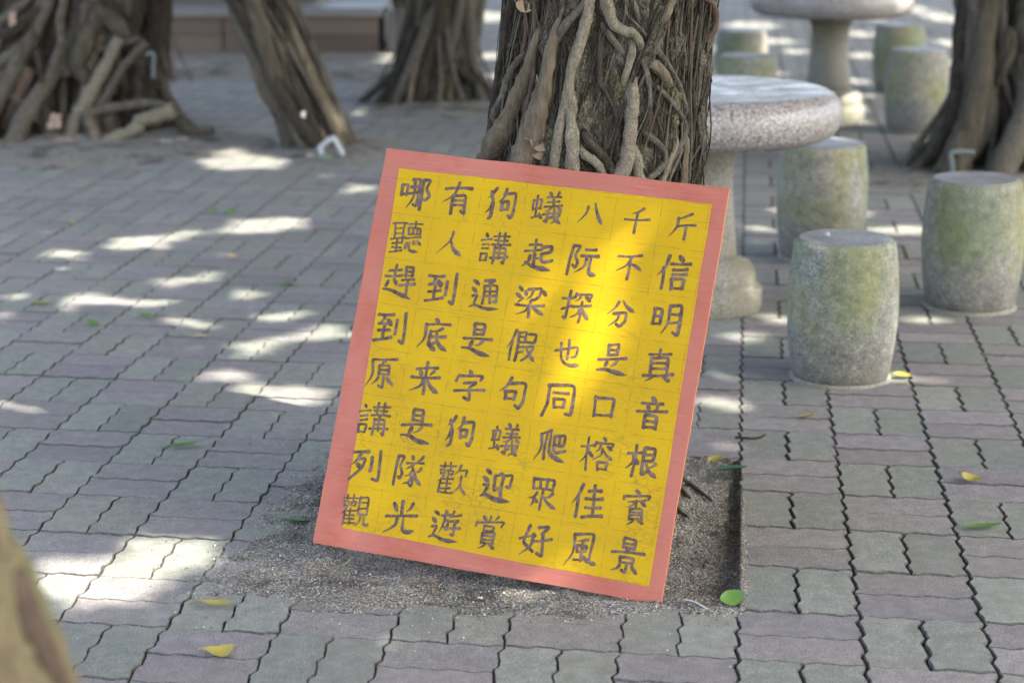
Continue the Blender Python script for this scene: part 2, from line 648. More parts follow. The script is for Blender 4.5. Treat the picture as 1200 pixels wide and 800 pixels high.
def tree_hole(x, y):
    for cx, cy, r in HOLES:
        if math.hypot(x - cx, (y - cy)) < r: return True
    return False


HOLES = [(-0.87, 9.75, 0.22), (-0.42, 11.45, 0.30), (2.25, 9.05, 0.40), (-2.35, 10.05, 0.62), (-0.9, 13.0, 0.25), (-2.0, 13.2, 0.2)]

cells = []
for j in range(-11, 72):
    for k in range(-40, 42):
        c = grid((uline(k) + uline(k + 1)) / 2, vline(j) + MV / 2)
        if c.y < 0.7 or abs(c.x) > 0.30 * c.y + 1.1: continue
        if in_pit(k, j) or tree_hole(c.x, c.y): continue
        r = Vector((c.x, c.y, -CAM_H))
        zc = c.y * math.cos(PITCH) + CAM_H * math.sin(PITCH)
        yc = -CAM_H * math.cos(PITCH) + c.y * math.sin(PITCH)
        px, py = 600 + c.x / zc * FPX, 400 - yc / zc * FPX
        inview = -60 < px < 1260 and py < 845
        cells.append((k, j, c, inview, c.length))

# joint bed below the pavers; the distant sheet lies below it
bed = []
ZB = -0.012
xs = np.linspace(-9, 9, 10)
pavement = obj('pavement', [(-9, -1.5, ZB), (9, -1.5, ZB), (9, 24, ZB), (-9, 24, ZB)], [(0, 1, 2, 3)], M['joint'])
# cut the bed open over the tree pit: rebuild as a frame
pit = [grid(uline(-4), vline(1)), grid(uline(0), vline(1)), grid(uline(0), vline(5)), grid(uline(-4), vline(5))]
outer = [Vector((-9, -1.5, 0)), Vector((9, -1.5, 0)), Vector((9, 24, 0)), Vector((-9, 24, 0))]
fv = [Vector((p.x, p.y, ZB)) for p in outer + pit]
pavement.data.clear_geometry()
pavement.data.from_pydata([tuple(p) for p in fv], [], [(0, 1, 5, 4), (1, 2, 6, 5), (2, 3, 7, 6), (3, 0, 4, 7)])
pavement.data.update()
tag(pavement, kind='structure')
ground = obj('ground', [(-400, -400, -0.10), (400, -400, -0.10), (400, 400, -0.10), (-400, 400, -0.10)], [(0, 1, 2, 3)], M['far_ground'])
tag(ground, kind='structure')


def paver_mesh_local(out, ctr, z0, z1, ch):
    """top face, chamfer ring, skirt, around a local origin"""
    n = len(out)
    cu, cv = ctr
    o = grid(cu, cv)
    ring = [grid(u, v) - o for u, v in out]
    hw = max(abs(u - cu) for u, v in out)
    hv = max(abs(v - cv) for u, v in out)
    inn = [grid(cu + (u - cu) * (1 - ch / hw), cv + (v - cv) * (1 - ch / hv)) - o for u, v in out]
    V = [(q.x, q.y, z0) for q in ring] + [(q.x, q.y, z1 - ch * 0.8) for q in ring] + [(q.x, q.y, z1) for q in inn]
    Fc = []
    for b in (0, n):
        for i in range(n):
            i2 = (i + 1) % n
            Fc.append((b + i, b + i2, b + n + i2, b + n + i))
    Fc.append(tuple(2 * n + i for i in range(n)))
    return V, Fc, o


cache = {}
near = sorted([c for c in cells if c[3]], key=lambda c: c[4])
n_ind = 150
ind = set((c[0], c[1]) for c in near[:n_ind])
far_v, far_f, far_m, far_r = [], [], [], []
for (k, j, c, inview, dist) in cells:
    for half in (0, 1):
        right = k >= 0
        gu = 0.0030 if right else 0.0017
        gv = 0.0021 if right else 0.0016
        green = (j + k) % 2 != 0
        if (k, j) in ind:
            var = random.randrange(4)
            key = (green, half, right, var)
            if key not in cache:
                out, ctr, _ = paver_outline(k, j, half, 24, gu, gv, 0.0006)
                V, Fc, o = paver_mesh_local(out, ctr, -0.06, 0.0, 0.0026 if right else 0.0017)
                me_ = mesh_data('paver', V, Fc, M['paver_green' if green else 'paver_pink'], False)
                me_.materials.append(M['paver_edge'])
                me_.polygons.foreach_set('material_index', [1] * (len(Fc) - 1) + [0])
                cache[key] = me_
            _, ctr, _ = paver_outline(k, j, half, 4, gu, gv)
            o = grid(*ctr)
            pv = link('paver', cache[key], pavement, (o.x, o.y, random.uniform(-0.0022, 0.0014)))
            pv.rotation_euler = (random.gauss(0, 0.0045), random.gauss(0, 0.0045), random.gauss(0, 0.0035))
        else:
            segs = 18 if dist < 9 else 12
            out, ctr, _ = paver_outline(k, j, half, segs, gu, gv, 0.0005)
            V, Fc, o = paver_mesh_local(out, ctr, -0.05, 0.0, 0.0026 if right else 0.0017)
            dz, ta, tb = random.uniform(-0.002, 0.0014), random.gauss(0, 0.004), random.gauss(0, 0.004)
            b = len(far_v)
            far_v += [(x + o.x, y + o.y, z + dz + ta * x + tb * y) for x, y, z in V]
            far_f += [tuple(b + i for i in q) for q in Fc]
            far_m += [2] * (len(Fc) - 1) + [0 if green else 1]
            far_r += [random.random()] * len(Fc)
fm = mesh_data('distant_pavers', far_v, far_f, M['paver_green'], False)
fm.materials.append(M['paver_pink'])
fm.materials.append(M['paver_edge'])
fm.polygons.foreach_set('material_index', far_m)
at = fm.attributes.new('rnd', 'FLOAT', 'FACE')
at.data.foreach_set('value', far_r)
tag(link('distant_pavers', fm, pavement), kind='stuff')


# ------------------------------------------------------------------ soil in the tree pit
TRUNK_B = Vector((0.13, 4.46, 0))
PU0, PU1, PV0, PV1 = uline(-4), uline(0), vline(1), vline(5)


def soil_h(u, v):
    w = grid(u, v)
    n1 = noise.fractal(Vector((w.x * 6, w.y * 6, 1.7)), 0.6, 2.1, 4)
    n2 = noise.fractal(Vector((w.x * 38, w.y * 38, 4.1)), 0.7, 2.1, 3)
    inside = min(u - PU0, PU1 - u, v - PV0, PV1 - v)
    dt = math.hypot(w.x - TRUNK_B.x, w.y - TRUNK_B.y)
    if inside >= 0:
        rightpit = max(0.0, min(1.0, (u + 0.30) / 0.25))
        h = -0.020 - 0.010 * rightpit + 0.05 * math.exp(-(dt / 0.36) ** 2) + 0.012 * n1 + 0.0035 * n2
        # brim level at the front and left where the soil runs out over the paving
        edge = math.exp(-max(0, min(v - PV0, u - PU0)) / 0.09)
        h += edge * 0.026 * (1 - rightpit)
        return h
    dl, df = max(0, PU0 - u), max(0, PV0 - v)
    dr, dbk = max(0, u - PU1), max(0, v - PV1)
    rightf = max(0.0, min(1.0, (u + 0.28) / 0.15))
    d = math.hypot(dl / 0.26, df / (0.15 - 0.10 * rightf))
    if v > PV0 + 0.7: d += (v - PV0 - 0.7) * 2.0
    d += dr / 0.03 + dbk / 0.06
    return 0.0095 - 0.016 * d + 0.006 * n1 + 0.0035 * n2


SN = 190
U0, U1, V0, V1 = PU0 - 0.42, PU1 + 0.10, PV0 - 0.28, PV1 + 0.12
sv, sf = [], []
for i in range(SN + 1):
    for jj in range(SN + 1):
        u, v = U0 + (U1 - U0) * i / SN, V0 + (V1 - V0) * jj / SN
        q = grid(u, v)
        sv.append((q.x, q.y, max(soil_h(u, v), -0.05)))
for i in range(SN):
    for jj in range(SN):
        ids = [i * (SN + 1) + jj, (i + 1) * (SN + 1) + jj, (i + 1) * (SN + 1) + jj + 1, i * (SN + 1) + jj + 1]
        if max(sv[t][2] for t in ids) < -0.004:
            u, v = U0 + (U1 - U0) * i / SN, V0 + (V1 - V0) * jj / SN
            if min(u - PU0, PU1 - u, v - PV0, PV1 - v) < -0.005: continue
        sf.append(tuple(ids))
soil = obj('tree_pit_soil', sv, sf, M['soil'])
tag(soil, kind='structure')

gv_, gf_, gr_ = [], [], []
for _ in range(26000):
    u = random.uniform(U0 - 0.1, PU1 - 0.005)
    v = random.uniform(V0 - 0.05, PV1)
    h = soil_h(u, v)
    inside = min(u - PU0, PU1 - u, v - PV0, PV1 - v) > 0
    if not inside:
        if h < -0.003 and random.random() > 0.30 * math.exp(-max(PU0 - u, PV0 - v) / 0.10) + 0.012: continue
        h = max(h, 0.0005)
    q = grid(u, v)
    s = random.uniform(0.0011, 0.0026) * (1.8 if random.random() < 0.03 else 1)
    b = len(gv_)
    a = random.uniform(0, 6.28)
    for t in range(3): gv_.append((q.x + s * math.cos(a + 2.1 * t), q.y + s * math.sin(a + 2.1 * t), h - s * 0.3))
    gv_.append((q.x + random.uniform(-.4, .4) * s, q.y, h + s * random.uniform(0.5, 1.1)))
    gf_ += [(b, b + 1, b + 3), (b + 1, b + 2, b + 3), (b + 2, b, b + 3)]
    gr_ += [random.random()] * 3
gm = mesh_data('soil_grit', gv_, gf_, M['grit'], False)
at = gm.attributes.new('rnd', 'FLOAT', 'FACE')
at.data.foreach_set('value', gr_)
tag(link('soil_grit', gm, soil), kind='stuff')


def dirt_patch(cx, cy, rx, ry, seed):
    n, V, Fc = 26, [], []
    for i in range(n + 1):
        for jj in range(n + 1):
            a, b = -1 + 2 * i / n, -1 + 2 * jj / n
            x, y = cx + a * rx, cy + b * ry
            nn = noise.fractal(Vector((x * 3, y * 3, seed)), 0.6, 2, 4)
            V.append((x, y, 0.035 * (1 - (a * a + b * b) * 1.25) + 0.018 * nn))
    for i in range(n):
        for jj in range(n):
            q = (i * (n + 1) + jj, (i + 1) * (n + 1) + jj, (i + 1) * (n + 1) + jj + 1, i * (n + 1) + jj + 1)
            if max(V[t][2] for t in q) > -0.02: Fc.append(q)
    V = [(x, y, max(z, -0.04)) for x, y, z in V]
    return tag(obj('bare_soil', V, Fc, M['soil']), kind='structure')


for i, (a, b, c, d) in enumerate([(-0.85, 9.72, 0.36, 0.5), (-0.42, 11.45, 0.55, 0.6), (2.2, 9.0, 0.72, 0.62), (-2.2, 10.0, 1.15, 0.85), (-0.9, 13.0, 0.4, 0.4), (-2.0, 13.2, 0.55, 0.45)]):
    dirt_patch(a, b, c, d, 3.3 + i)

# crumbled leaf litter in the pit
mb = MB()
rl_ = random.Random(17)
for _ in range(150):
    if rl_.random() < 0.6: u, v = PU1 - abs(rl_.gauss(0, 0.10)) - 0.01, rl_.uniform(PV0 + 0.05, PV1 - 0.03)
    else: u, v = rl_.uniform(PU0, PU1), PV0 + abs(rl_.gauss(0, 0.10)) - 0.05
    q = grid(u, v)
    h = max(soil_h(u, v), 0.0 if v < PV0 else -0.05) + 0.003
    a, L, w = rl_.uniform(0, 6.28), rl_.uniform(0.003, 0.010), rl_.uniform(0.002, 0.005)
    ca, sa = math.cos(a), math.sin(a)
    mb.add([(q.x - ca * L, q.y - sa * L, h), (q.x - sa * w, q.y + ca * w, h + w * .8), (q.x + ca * L, q.y + sa * L, h + rl_.uniform(0, .004)), (q.x + sa * w, q.y - ca * w, h)], [(0, 1, 2, 3)])
tag(mb.build('leaf_crumbs', M['leaf_brown'], soil), kind='stuff')

# ------------------------------------------------------------------ the sign
P_TL, P_TR, P_BR, P_BL = Vector((-0.2729, 4.3011, 0.8450)), Vector((0.4507, 4.0751, 0.7958)), Vector((0.3032, 3.7669, 0.0)), Vector((-0.4203, 3.9928, 0.0492))
BX = (P_TR - P_TL).normalized()
BY = (P_TL - P_BL)
BY = (BY - BX * BY.dot(BX)).normalized()
BZ = BX.cross(BY)                                   # faces the camera
BW, BH, BT = 0.7596, 0.866, 0.009
sign = empty('sign_board')
sign.matrix_world = Matrix(((BX.x, BY.x, BZ.x, P_TL.x), (BX.y, BY.y, BZ.y, P_TL.y), (BX.z, BY.z, BZ.z, P_TL.z), (0, 0, 0, 1)))
tag(sign, 'yellow plywood sign with red border and brown hand-painted Chinese characters, leaning on the root-wrapped trunk', 'sign')


def edge_wob(t, s, amp):
    return amp * noise.fractal(Vector((t * 7, s, 0.3)), 0.6, 2, 3)


def sheet(x0, x1, y0, y1, z0, z1, amp, seed, n=40, corners=None):
    """thin panel in board coordinates, y downwards as minus; edges a little uneven"""
    c = corners or [(x0, -y0), (x1, -y0), (x1, -y1), (x0, -y1)]
    pts = []
    for e in range(4):
        a, b = Vector((*c[e], 0)), Vector((*c[(e + 1) % 4], 0))
        d = (b - a)
        nr = Vector((-d.y, d.x, 0)).normalized()
        for i in range(n):
            p = a + d * (i / n)
            w = edge_wob(i / n * d.length, seed + e * 3.1, amp) if i else 0
            pts.append(p + nr * w)
    V = [(p.x, p.y, z0) for p in pts] + [(p.x, p.y, z1) for p in pts]
    k = len(pts)
    Fc = [tuple(range(k - 1, -1, -1)), tuple(range(k, 2 * k))] + [(i, (i + 1) % k, k + (i + 1) % k, k + i) for i in range(k)]
    # outline runs clockwise: flip to face outwards
    return V, [tuple(reversed(f)) for f in Fc]


V, Fc = sheet(0, BW, 0, BH, -BT, 0.0, 0.0016, 1.0, 110)
panel = obj('plywood_panel', V, Fc, M['red'], sign, smooth=False)
panel['label'] = 'red painted plywood border'
panel.data.materials.append(M['ply'])
for p_ in panel.data.polygons:
    if len(p_.vertices) == 4: p_.material_index = 1
V, Fc = sheet(0, 0, 0, 0, 0.0001, 0.0006, 0.0012, 9.0, 40, [(0.037, -0.040), (0.728, -0.037), (0.730, -0.835), (0.058, -0.824)])
field = obj('yellow_field', V, Fc, M['yellow'], sign, smooth=False)

# brush characters: strokes on a 100 x 100 square, y down. h v level / upright, p falls left and tapers, n falls right and swells, d dot, z turning stroke
COMP = {
 'kou': 'v 8 10 15 92;z 8 13 90 8 84 88;h 14 84 86 80',
 'ri': 'v 14 5 15 96;z 14 6 86 4 85 95;h 16 48 82 47;h 16 92 84 91',
 'tu': 'h 16 38 84 34;v 50 3 50 90;h 4 92 96 88',
 'ren': 'p 84 2 62 34 6 60;v 54 36 52 99',
 'mus': 'h 2 30 98 24;v 56 2 54 99;p 52 32 40 56 4 76;d 60 42 94 60',
 'fuL': 'z 22 6 84 4 52 36 88 58 72 76 48 70;v 22 6 18 99',
 'dao': 'v 20 24 20 68;v 84 2 84 97 58 88',
 'quan': 'p 84 4 60 22 12 34;z 34 14 68 50 60 90 34 96;p 58 46 40 66 2 80',
 'gou': 'p 38 4 28 28 4 46;z 30 21 92 16 88 78 76 97 60 88;@kou 20 42 62 74',
 'chong': 'v 14 22 18 60;z 14 24 86 20 82 56;h 16 58 82 55;v 50 4 50 88;h 6 92 84 84;d 76 76 94 96',
 'yi': 'd 26 0 36 11;p 76 0 70 8 62 13;h 12 18 88 15;h 20 30 80 28;v 50 16 50 44;h 2 45 98 41;p 42 50 28 56 8 58;h 0 70 92 65;v 28 56 28 97 12 90;p 46 78 26 84 2 90;n 56 48 66 80 100 99;p 88 72 70 87 46 98;d 80 48 94 58',
 'yan': 'd 40 2 60 12;h 2 26 98 21;h 20 40 80 38;h 20 54 80 52;@kou 14 65 86 97',
 'gou4': 'h 8 14 92 10;v 32 0 32 37;v 66 0 66 36;h 14 25 86 23;h 0 39 100 35;v 22 48 18 99;z 22 50 80 48 80 97 68 90;v 50 38 50 84;h 24 64 78 63;h 2 81 100 76',
 'chuo': 'd 10 4 24 16;d 4 28 18 40;z 6 52 24 49 12 78;n 0 88 18 79 52 93 100 97',
 'bei': 'v 16 4 16 67;z 16 5 84 4 84 67;h 18 24 82 24;h 18 44 82 44;h 16 66 84 66;p 36 70 28 84 4 99;n 60 70 76 82 96 98',
 'guan': 'h 2 12 98 9;v 30 0 30 18;v 68 0 68 18;@kou 10 22 44 38;@kou 54 22 90 38;p 36 40 24 54 0 64;v 24 54 24 98;h 26 54 96 51;v 60 44 60 96;h 26 68 86 66;h 26 82 86 80;h 26 97 98 94',
 'zhi': 'h 6 10 94 7;p 50 10 36 30 16 40;h 16 40 86 36;d 64 24 84 44;h 16 64 84 59;v 50 42 50 90;h 2 94 98 84',
}
CHARS = {
 '哪': '@kou 0 22 25 62;z 36 8 64 5 62 92 50 86;h 33 31 60 28;h 30 53 60 49;p 44 8 44 60 26 97;z 74 8 97 6 84 34 99 56 88 72 78 67;v 74 8 73 99',
 '有': 'h 6 22 94 17;p 48 2 34 38 2 66;v 36 42 34 99;z 36 44 78 40 78 97 64 90;h 38 58 76 56;h 38 75 76 73',
 '狗': '@quan 0 0 38 100;@gou 38 2 100 98',
 '蟻': '@chong 0 8 36 86;@yi 40 0 100 100',
 '八': 'p 36 22 28 50 2 82;n 58 8 70 50 95 88',
 '千': 'p 74 6 52 20 28 26;h 2 50 98 45;v 50 22 50 52 47 99',
 '斤': 'p 82 5 60 18 30 26;p 33 20 30 55 4 92;h 34 52 98 46;v 66 50 63 99',
 '聽': 'h 0 8 46 5;v 10 8 10 56;v 38 6 38 64;h 12 22 36 21;h 12 37 36 36;h 0 57 46 50;h 6 69 38 67;v 20 58 20 94;h 6 81 36 79;h 2 97 42 92;h 54 10 98 7;v 76 0 76 16;v 56 20 56 40;z 56 21 96 19 96 40;v 70 20 70 39;v 84 20 84 39;h 58 40 94 39;h 52 53 98 49;d 56 66 50 84;n 62 64 66 88 94 92;d 74 62 80 73;d 88 60 98 73',
 '人': 'p 54 3 46 42 2 94;n 48 32 66 66 99 95',
 '講': '@yan 0 4 37 98;@gou4 41 0 100 100',
 '起': 'h 14 20 54 16;v 34 2 34 50;h 2 38 60 33;v 38 50 38 80;h 38 62 58 58;p 22 54 18 74 0 90;n 8 76 36 92 100 99;z 62 24 93 20 91 42 63 45;z 63 45 63 68 74 74 99 66',
 '阮': '@fuL 0 0 38 100;h 52 13 86 10;h 42 36 98 31;p 60 36 56 66 30 92;n 74 34 74 74 82 88 102 93',
 '不': 'h 6 12 94 8;p 56 12 40 42 2 68;v 52 28 49 99;d 62 40 95 62',
 '信': '@ren 0 0 36 100;d 62 2 73 14;h 38 25 99 20;h 48 41 90 37;h 48 55 90 51;@kou 44 63 92 99',
 '趕': 'h 12 18 50 14;v 32 0 32 48;h 0 36 56 31;d 14 50 8 66;d 34 48 42 60;n 0 76 34 84 100 102;@ri 62 2 96 33;h 60 45 98 41;h 54 60 102 55;v 79 42 78 90',
 '到': '@zhi 0 2 58 92;@dao 58 0 100 100',
 '通': '@chuo 0 0 100 100;z 48 4 80 2 68 14;d 58 9 70 17;v 44 22 43 78;z 44 24 88 22 88 78 80 73;v 66 22 66 77;h 46 40 86 39;h 46 56 86 55',
 '梁': 'd 6 6 18 16;d 2 26 14 36;p 24 40 16 50 6 58;z 38 12 82 7 78 30 64 47 54 41;p 56 9 50 30 34 46;d 30 18 36 30;d 88 14 97 28;h 2 64 98 59;v 50 46 50 100;p 46 64 34 80 4 94;n 54 63 70 79 100 94',
 '探': 'h 2 28 36 22;v 22 2 22 95 10 86;h 2 64 36 49;v 46 8 44 22;z 46 10 99 6 94 20;p 62 16 58 26 46 34;d 78 14 96 31;h 40 51 100 45;v 70 34 70 99;p 68 50 58 72 36 86;n 72 50 84 70 102 88',
 '分': 'p 42 8 32 30 2 54;n 56 5 70 28 100 50;z 26 53 72 48 68 78 50 97 36 90;p 49 52 42 74 10 98',
 '明': '@ri 2 16 36 68;p 54 8 54 60 38 94;z 54 10 90 6 88 97 74 89;h 56 34 86 32;h 56 59 86 57',
 '底': 'd 50 0 59 10;h 18 19 98 14;p 20 18 20 60 0 96;p 76 28 60 36 38 40;v 38 40 38 86 54 77;h 40 57 88 52;n 57 36 68 77 102 98;d 46 88 60 98',
 '是': '@ri 27 0 73 37;h 2 50 98 45;d 34 56 29 71;p 68 54 58 64 44 71;n 2 80 30 78 60 90 101 99',
 '假': '@ren 0 0 32 100;z 36 8 60 6 58 38 38 38;v 36 8 36 99;h 38 22 58 22;h 38 55 58 53;h 38 72 58 68;z 68 10 95 8 92 36 68 38;z 66 52 93 48 80 76 58 98;n 70 56 80 76 102 97',
 '也': 'z 4 40 86 22 82 60 66 62;v 50 3 49 68;z 24 14 25 68 38 84 66 92;n 40 84 66 92 101 88',
 '真': 'h 14 14 86 10;v 50 0 50 24;v 24 25 24 77;z 24 26 78 24 78 77;h 26 42 76 41;h 26 59 76 58;h 2 80 98 75;p 34 81 28 90 6 99;n 62 80 76 88 94 100',
 '原': 'h 16 10 98 6;p 18 10 18 58 0 96;p 58 13 52 20 46 26;@ri 34 26 82 56;v 58 56 58 99 45 91;p 42 66 36 78 20 90;d 70 66 90 86',
 '来': 'h 14 22 86 18;d 30 29 36 43;p 76 25 70 36 62 43;h 2 51 98 46;v 50 0 50 100;p 46 50 34 74 2 94;n 54 50 70 76 100 95',
 '字': 'd 46 0 55 11;v 10 16 4 34;z 10 18 93 14 84 31;z 30 41 74 37 52 54;v 52 54 54 97 34 88;h 0 67 100 60',
 '句': '@gou 4 2 96 98',
 '同': 'v 12 6 10 60 0 99;z 12 8 92 4 90 97 74 90;h 28 29 74 27;@kou 29 43 73 76',
 '口': '@kou 6 10 94 92',
 '音': 'd 45 0 56 11;h 16 21 84 17;d 34 26 40 38;p 68 22 64 34 57 40;h 0 47 100 42;@ri 24 54 78 100',
 '爬': 'p 48 3 30 12 6 17;p 18 16 18 60 0 97;v 34 14 32 92;n 46 12 52 72 102 100;z 60 20 94 16 92 47 62 49;v 76 20 76 48;z 60 20 62 64 72 70 99 62',
 '榕': '@mus 0 0 40 100;d 66 1 75 12;v 46 16 44 29;z 46 18 99 14 94 28;p 62 26 56 36 47 43;d 80 26 94 39;p 70 36 62 52 40 68;n 70 40 82 54 101 66;@kou 54 69 91 99',
 '根': '@mus 0 0 42 100;z 52 8 88 5 86 46 54 48;h 54 27 84 26;v 52 8 52 92 70 78;p 94 54 82 62 70 68;n 60 50 74 76 102 98',
 '列': 'h 4 13 56 8;p 30 12 22 34 2 54;z 24 33 51 30 41 60 2 98;d 20 46 33 59;v 69 24 69 66;v 95 2 95 98 80 90',
 '隊': '@fuL 0 0 36 100;d 54 1 61 14;p 92 0 85 8 76 16;h 40 25 99 20;p 64 24 56 36 40 45;z 60 36 75 56 71 96 55 90;p 64 50 54 62 38 69;p 68 66 56 82 35 94;p 94 36 86 46 75 51;n 74 50 84 74 102 92',
 '歡': '@guan 0 0 56 98;p 72 2 66 22 54 38;z 66 22 97 18 89 40;p 78 38 76 68 52 99;n 76 44 84 74 103 98',
 '迎': '@chuo 0 0 100 100;p 58 9 46 18 36 21;v 38 20 38 68 54 58;z 64 18 95 14 91 56 78 50;v 65 18 65 85',
 '眾': 'v 14 4 18 36;z 14 5 86 3 82 36;v 38 5 40 34;v 62 5 60 34;h 18 37 82 36;v 50 38 47 100;p 32 48 24 60 4 68;p 24 62 22 78 14 92;p 84 46 72 58 56 64;n 54 58 70 80 101 95;d 28 66 38 78',
 '佳': '@ren 0 0 36 100;@tu 40 2 96 48;@tu 36 50 100 100',
 '賓': 'd 46 0 55 9;v 12 13 9 27;z 12 15 92 11 85 26;h 26 31 76 28;p 48 30 40 40 20 48;d 62 34 76 44;v 50 30 50 46;@bei 24 50 78 100',
 '觀': '@guan 0 0 54 98;v 62 6 62 62;z 62 7 92 5 92 62;h 64 24 90 23;h 64 43 90 42;h 62 61 92 60;p 71 64 68 84 53 99;n 82 64 82 84 88 94 104 93',
 '光': 'v 50 2 50 46;d 20 12 34 34;p 82 7 75 22 64 35;h 2 49 98 44;p 38 48 34 76 0 98;n 60 46 60 80 72 93 101 90',
 '遊': '@chuo 0 0 100 100;d 47 2 54 11;h 35 19 63 16;z 47 32 59 30 57 62 48 56;p 47 18 45 46 34 72;p 76 1 71 12 62 21;h 66 19 99 15;z 68 34 95 31 81 44;v 82 44 82 78 72 71;h 63 57 101 52',
 '賞': 'v 50 0 50 16;d 28 3 37 14;p 76 1 70 8 62 14;v 8 19 5 33;z 8 21 96 17 89 31;@kou 31 29 69 47;@bei 22 50 78 100',
 '好': 'z 30 3 14 56 46 86;p 43 30 36 66 2 95;h 0 43 50 37;z 58 13 92 8 73 32;v 74 32 76 97 58 88;h 49 53 102 46',
 '風': 'p 24 8 22 60 0 100;z 24 10 82 6 80 68;n 80 56 82 84 104 92;p 68 22 54 26 36 28;@kou 34 38 70 60;v 52 28 52 82;h 32 84 68 78;d 64 70 75 88',
 '景': '@ri 26 0 74 29;d 45 30 54 38;h 2 45 98 39;@kou 25 52 77 73;v 52 73 52 99 41 92;p 34 78 26 86 10 96;d 68 77 86 96',
}
ROWS = ['哪有狗蟻八千斤', '聽人講起阮不信', '趕到通梁探分明', '到底是假也是真', '原来字句同口音', '講是狗蟻爬榕根', '列隊歡迎眾佳賓', '觀光遊賞好風景']


def strokes(spec, x0=0, y0=0, x1=100, y1=100):
    out = []
    for s in spec.split(';'):
        t = s.split()
        if t[0][0] == '@':
            a, b, c, d = map(float, t[1:])
            sx, sy = (x1 - x0) / 100, (y1 - y0) / 100
            out += strokes(COMP[t[0][1:]], x0 + a * sx, y0 + b * sy, x0 + c * sx, y0 + d * sy)
        else:
            q = list(map(float, t[1:]))
            pts = [(x0 + q[i] * (x1 - x0) / 100, y0 + q[i + 1] * (y1 - y0) / 100) for i in range(0, len(q), 2)]
            out.append((t[0], pts))
    return out


def width_fn(kind):
    if kind == 'h': return lambda t: 0.80 + 0.30 * (2 * t - 1) ** 2 * (1.25 if t > 0.5 else 0.7)
    if kind == 'v': return lambda t: 1.12 - 0.12 * math.sin(math.pi * t)
    if kind == 'p': return lambda t: 1.15 * (1 - t ** 1.6 * 0.80)
    if kind == 'n': return lambda t: (0.62 + 0.95 * t / 0.78) if t < 0.78 else 1.57 * max(0.0, (1 - t) / 0.22) ** 0.75 + 0.12
    if kind == 'd': return lambda t: 0.75 + 0.75 * math.sin(math.pi * min(1, t * 0.75 + 0.12))
    return lambda t: 1.0 + 0.10 * math.cos(2 * math.pi * t * 1.5)


def brush(pts, kind, w, seed, n=0):
    """ribbon outline with round ends: rows of left, centre, right"""
    P = [Vector((x, y, 0)) for x, y in pts]
    path = [P[0].lerp(P[1], i / 10) for i in range(11)] if len(P) == 2 else None
    if path is None:
        if kind in 'zv':                                   # keep the corners fairly tight
            path = []
            for a, b in zip(P[:-1], P[1:]):
                path += [a.lerp(b, i / 8) for i in range(8)]
            path.append(P[-1])
            for _ in range(2):
                path = [path[0]] + [(path[i - 1] + path[i] * 2 + path[i + 1]) / 4 for i in range(1, len(path) - 1)] + [path[-1]]
        else:
            path = catmull(P, 7)
    # slight bow on straight strokes
    L = (path[-1] - path[0])
    nrm = Vector((-L.y, L.x, 0)) * 0.03 * math.sin(seed * 12.9)
    path = [q + nrm * math.sin(math.pi * i / (len(path) - 1)) for i, q in enumerate(path)]
    f = width_fn(kind)
    rows = []
    m = len(path)

    def tang(i):
        t = path[min(i + 1, m - 1)] - path[max(i - 1, 0)]
        return t.normalized() if t.length > 1e-9 else Vector((1, 0, 0))
    t0, t1 = tang(0), tang(m - 1)
    w0, w1 = f(0) * w / 2, f(1) * w / 2
    seq = [(path[0] - t0 * w0 * 0.8, t0, w0 * 0.35), (path[0] - t0 * w0 * 0.5, t0, w0 * 0.8)]
    seq += [(path[i], tang(i), f(i / (m - 1)) * w / 2) for i in range(m)]
    seq += [(path[-1] + t1 * w1 * 0.5, t1, w1 * 0.8), (path[-1] + t1 * w1 * 0.8, t1, w1 * 0.35)]
    for i, (p, t, hw) in enumerate(seq):
        nr = Vector((-t.y, t.x, 0))
        j1 = 1 + 0.16 * noise.noise(Vector((i * 0.7, seed * 3.7, 0.1)))
        j2 = 1 + 0.16 * noise.noise(Vector((i * 0.7, seed * 3.7, 5.1)))
        rows.append((p + nr * hw * j1, p, p - nr * hw * j2))
    return rows


CS = 0.069
for r, line in enumerate(ROWS):
    for c, ch in enumerate(line):
        sts = strokes(CHARS[ch])
        ns = len(sts)
        w = {True: 10.2, False: 8.8}[ns <= 9] if ns <= 13 else (7.4 if ns <= 19 else 6.6)
        cx = 0.0840 + 0.0985 * c + random.gauss(0, 0.0012)
        cy = -(0.0900 + 0.0990 * r) + random.gauss(0, 0.0012)
        sc = CS / 100 * random.uniform(0.95, 1.04) * (0.86 if ns <= 4 else 1.0)
        asp = random.uniform(0.94, 1.0)
        rot = random.gauss(R(1.0), R(1.6))
        mb = MB()
        for si, (kd, pts) in enumerate(sts):
            sd = r * 71 + c * 13 + si * 1.37
            pts = [(x + random.gauss(0, 1.1), y + random.gauss(0, 1.1)) for x, y in pts]
            rows = brush(pts, kd, w * random.uniform(0.9, 1.12), sd)
            z = 0.0009 + si * 0.00006
            vv = []
            for a, b, d in rows:
                for q, dz in ((a, 0.0), (b, 0.00035), (d, 0.0)):
                    x, y = (q.x - 50) * sc * asp, -(q.y - 50) * sc
                    y += x * 0.05
                    vv.append((x * math.cos(rot) - y * math.sin(rot), x * math.sin(rot) + y * math.cos(rot), z + dz))
            ff = []
            for i in range(len(rows) - 1):
                for k in (0, 1):
                    ff.append((i * 3 + k, i * 3 + k + 1, i * 3 + 3 + k + 1, i * 3 + 3 + k))
            mb.add(vv, ff)
        mb.build('painted_character', M['ink'], sign, (cx, cy, 0))

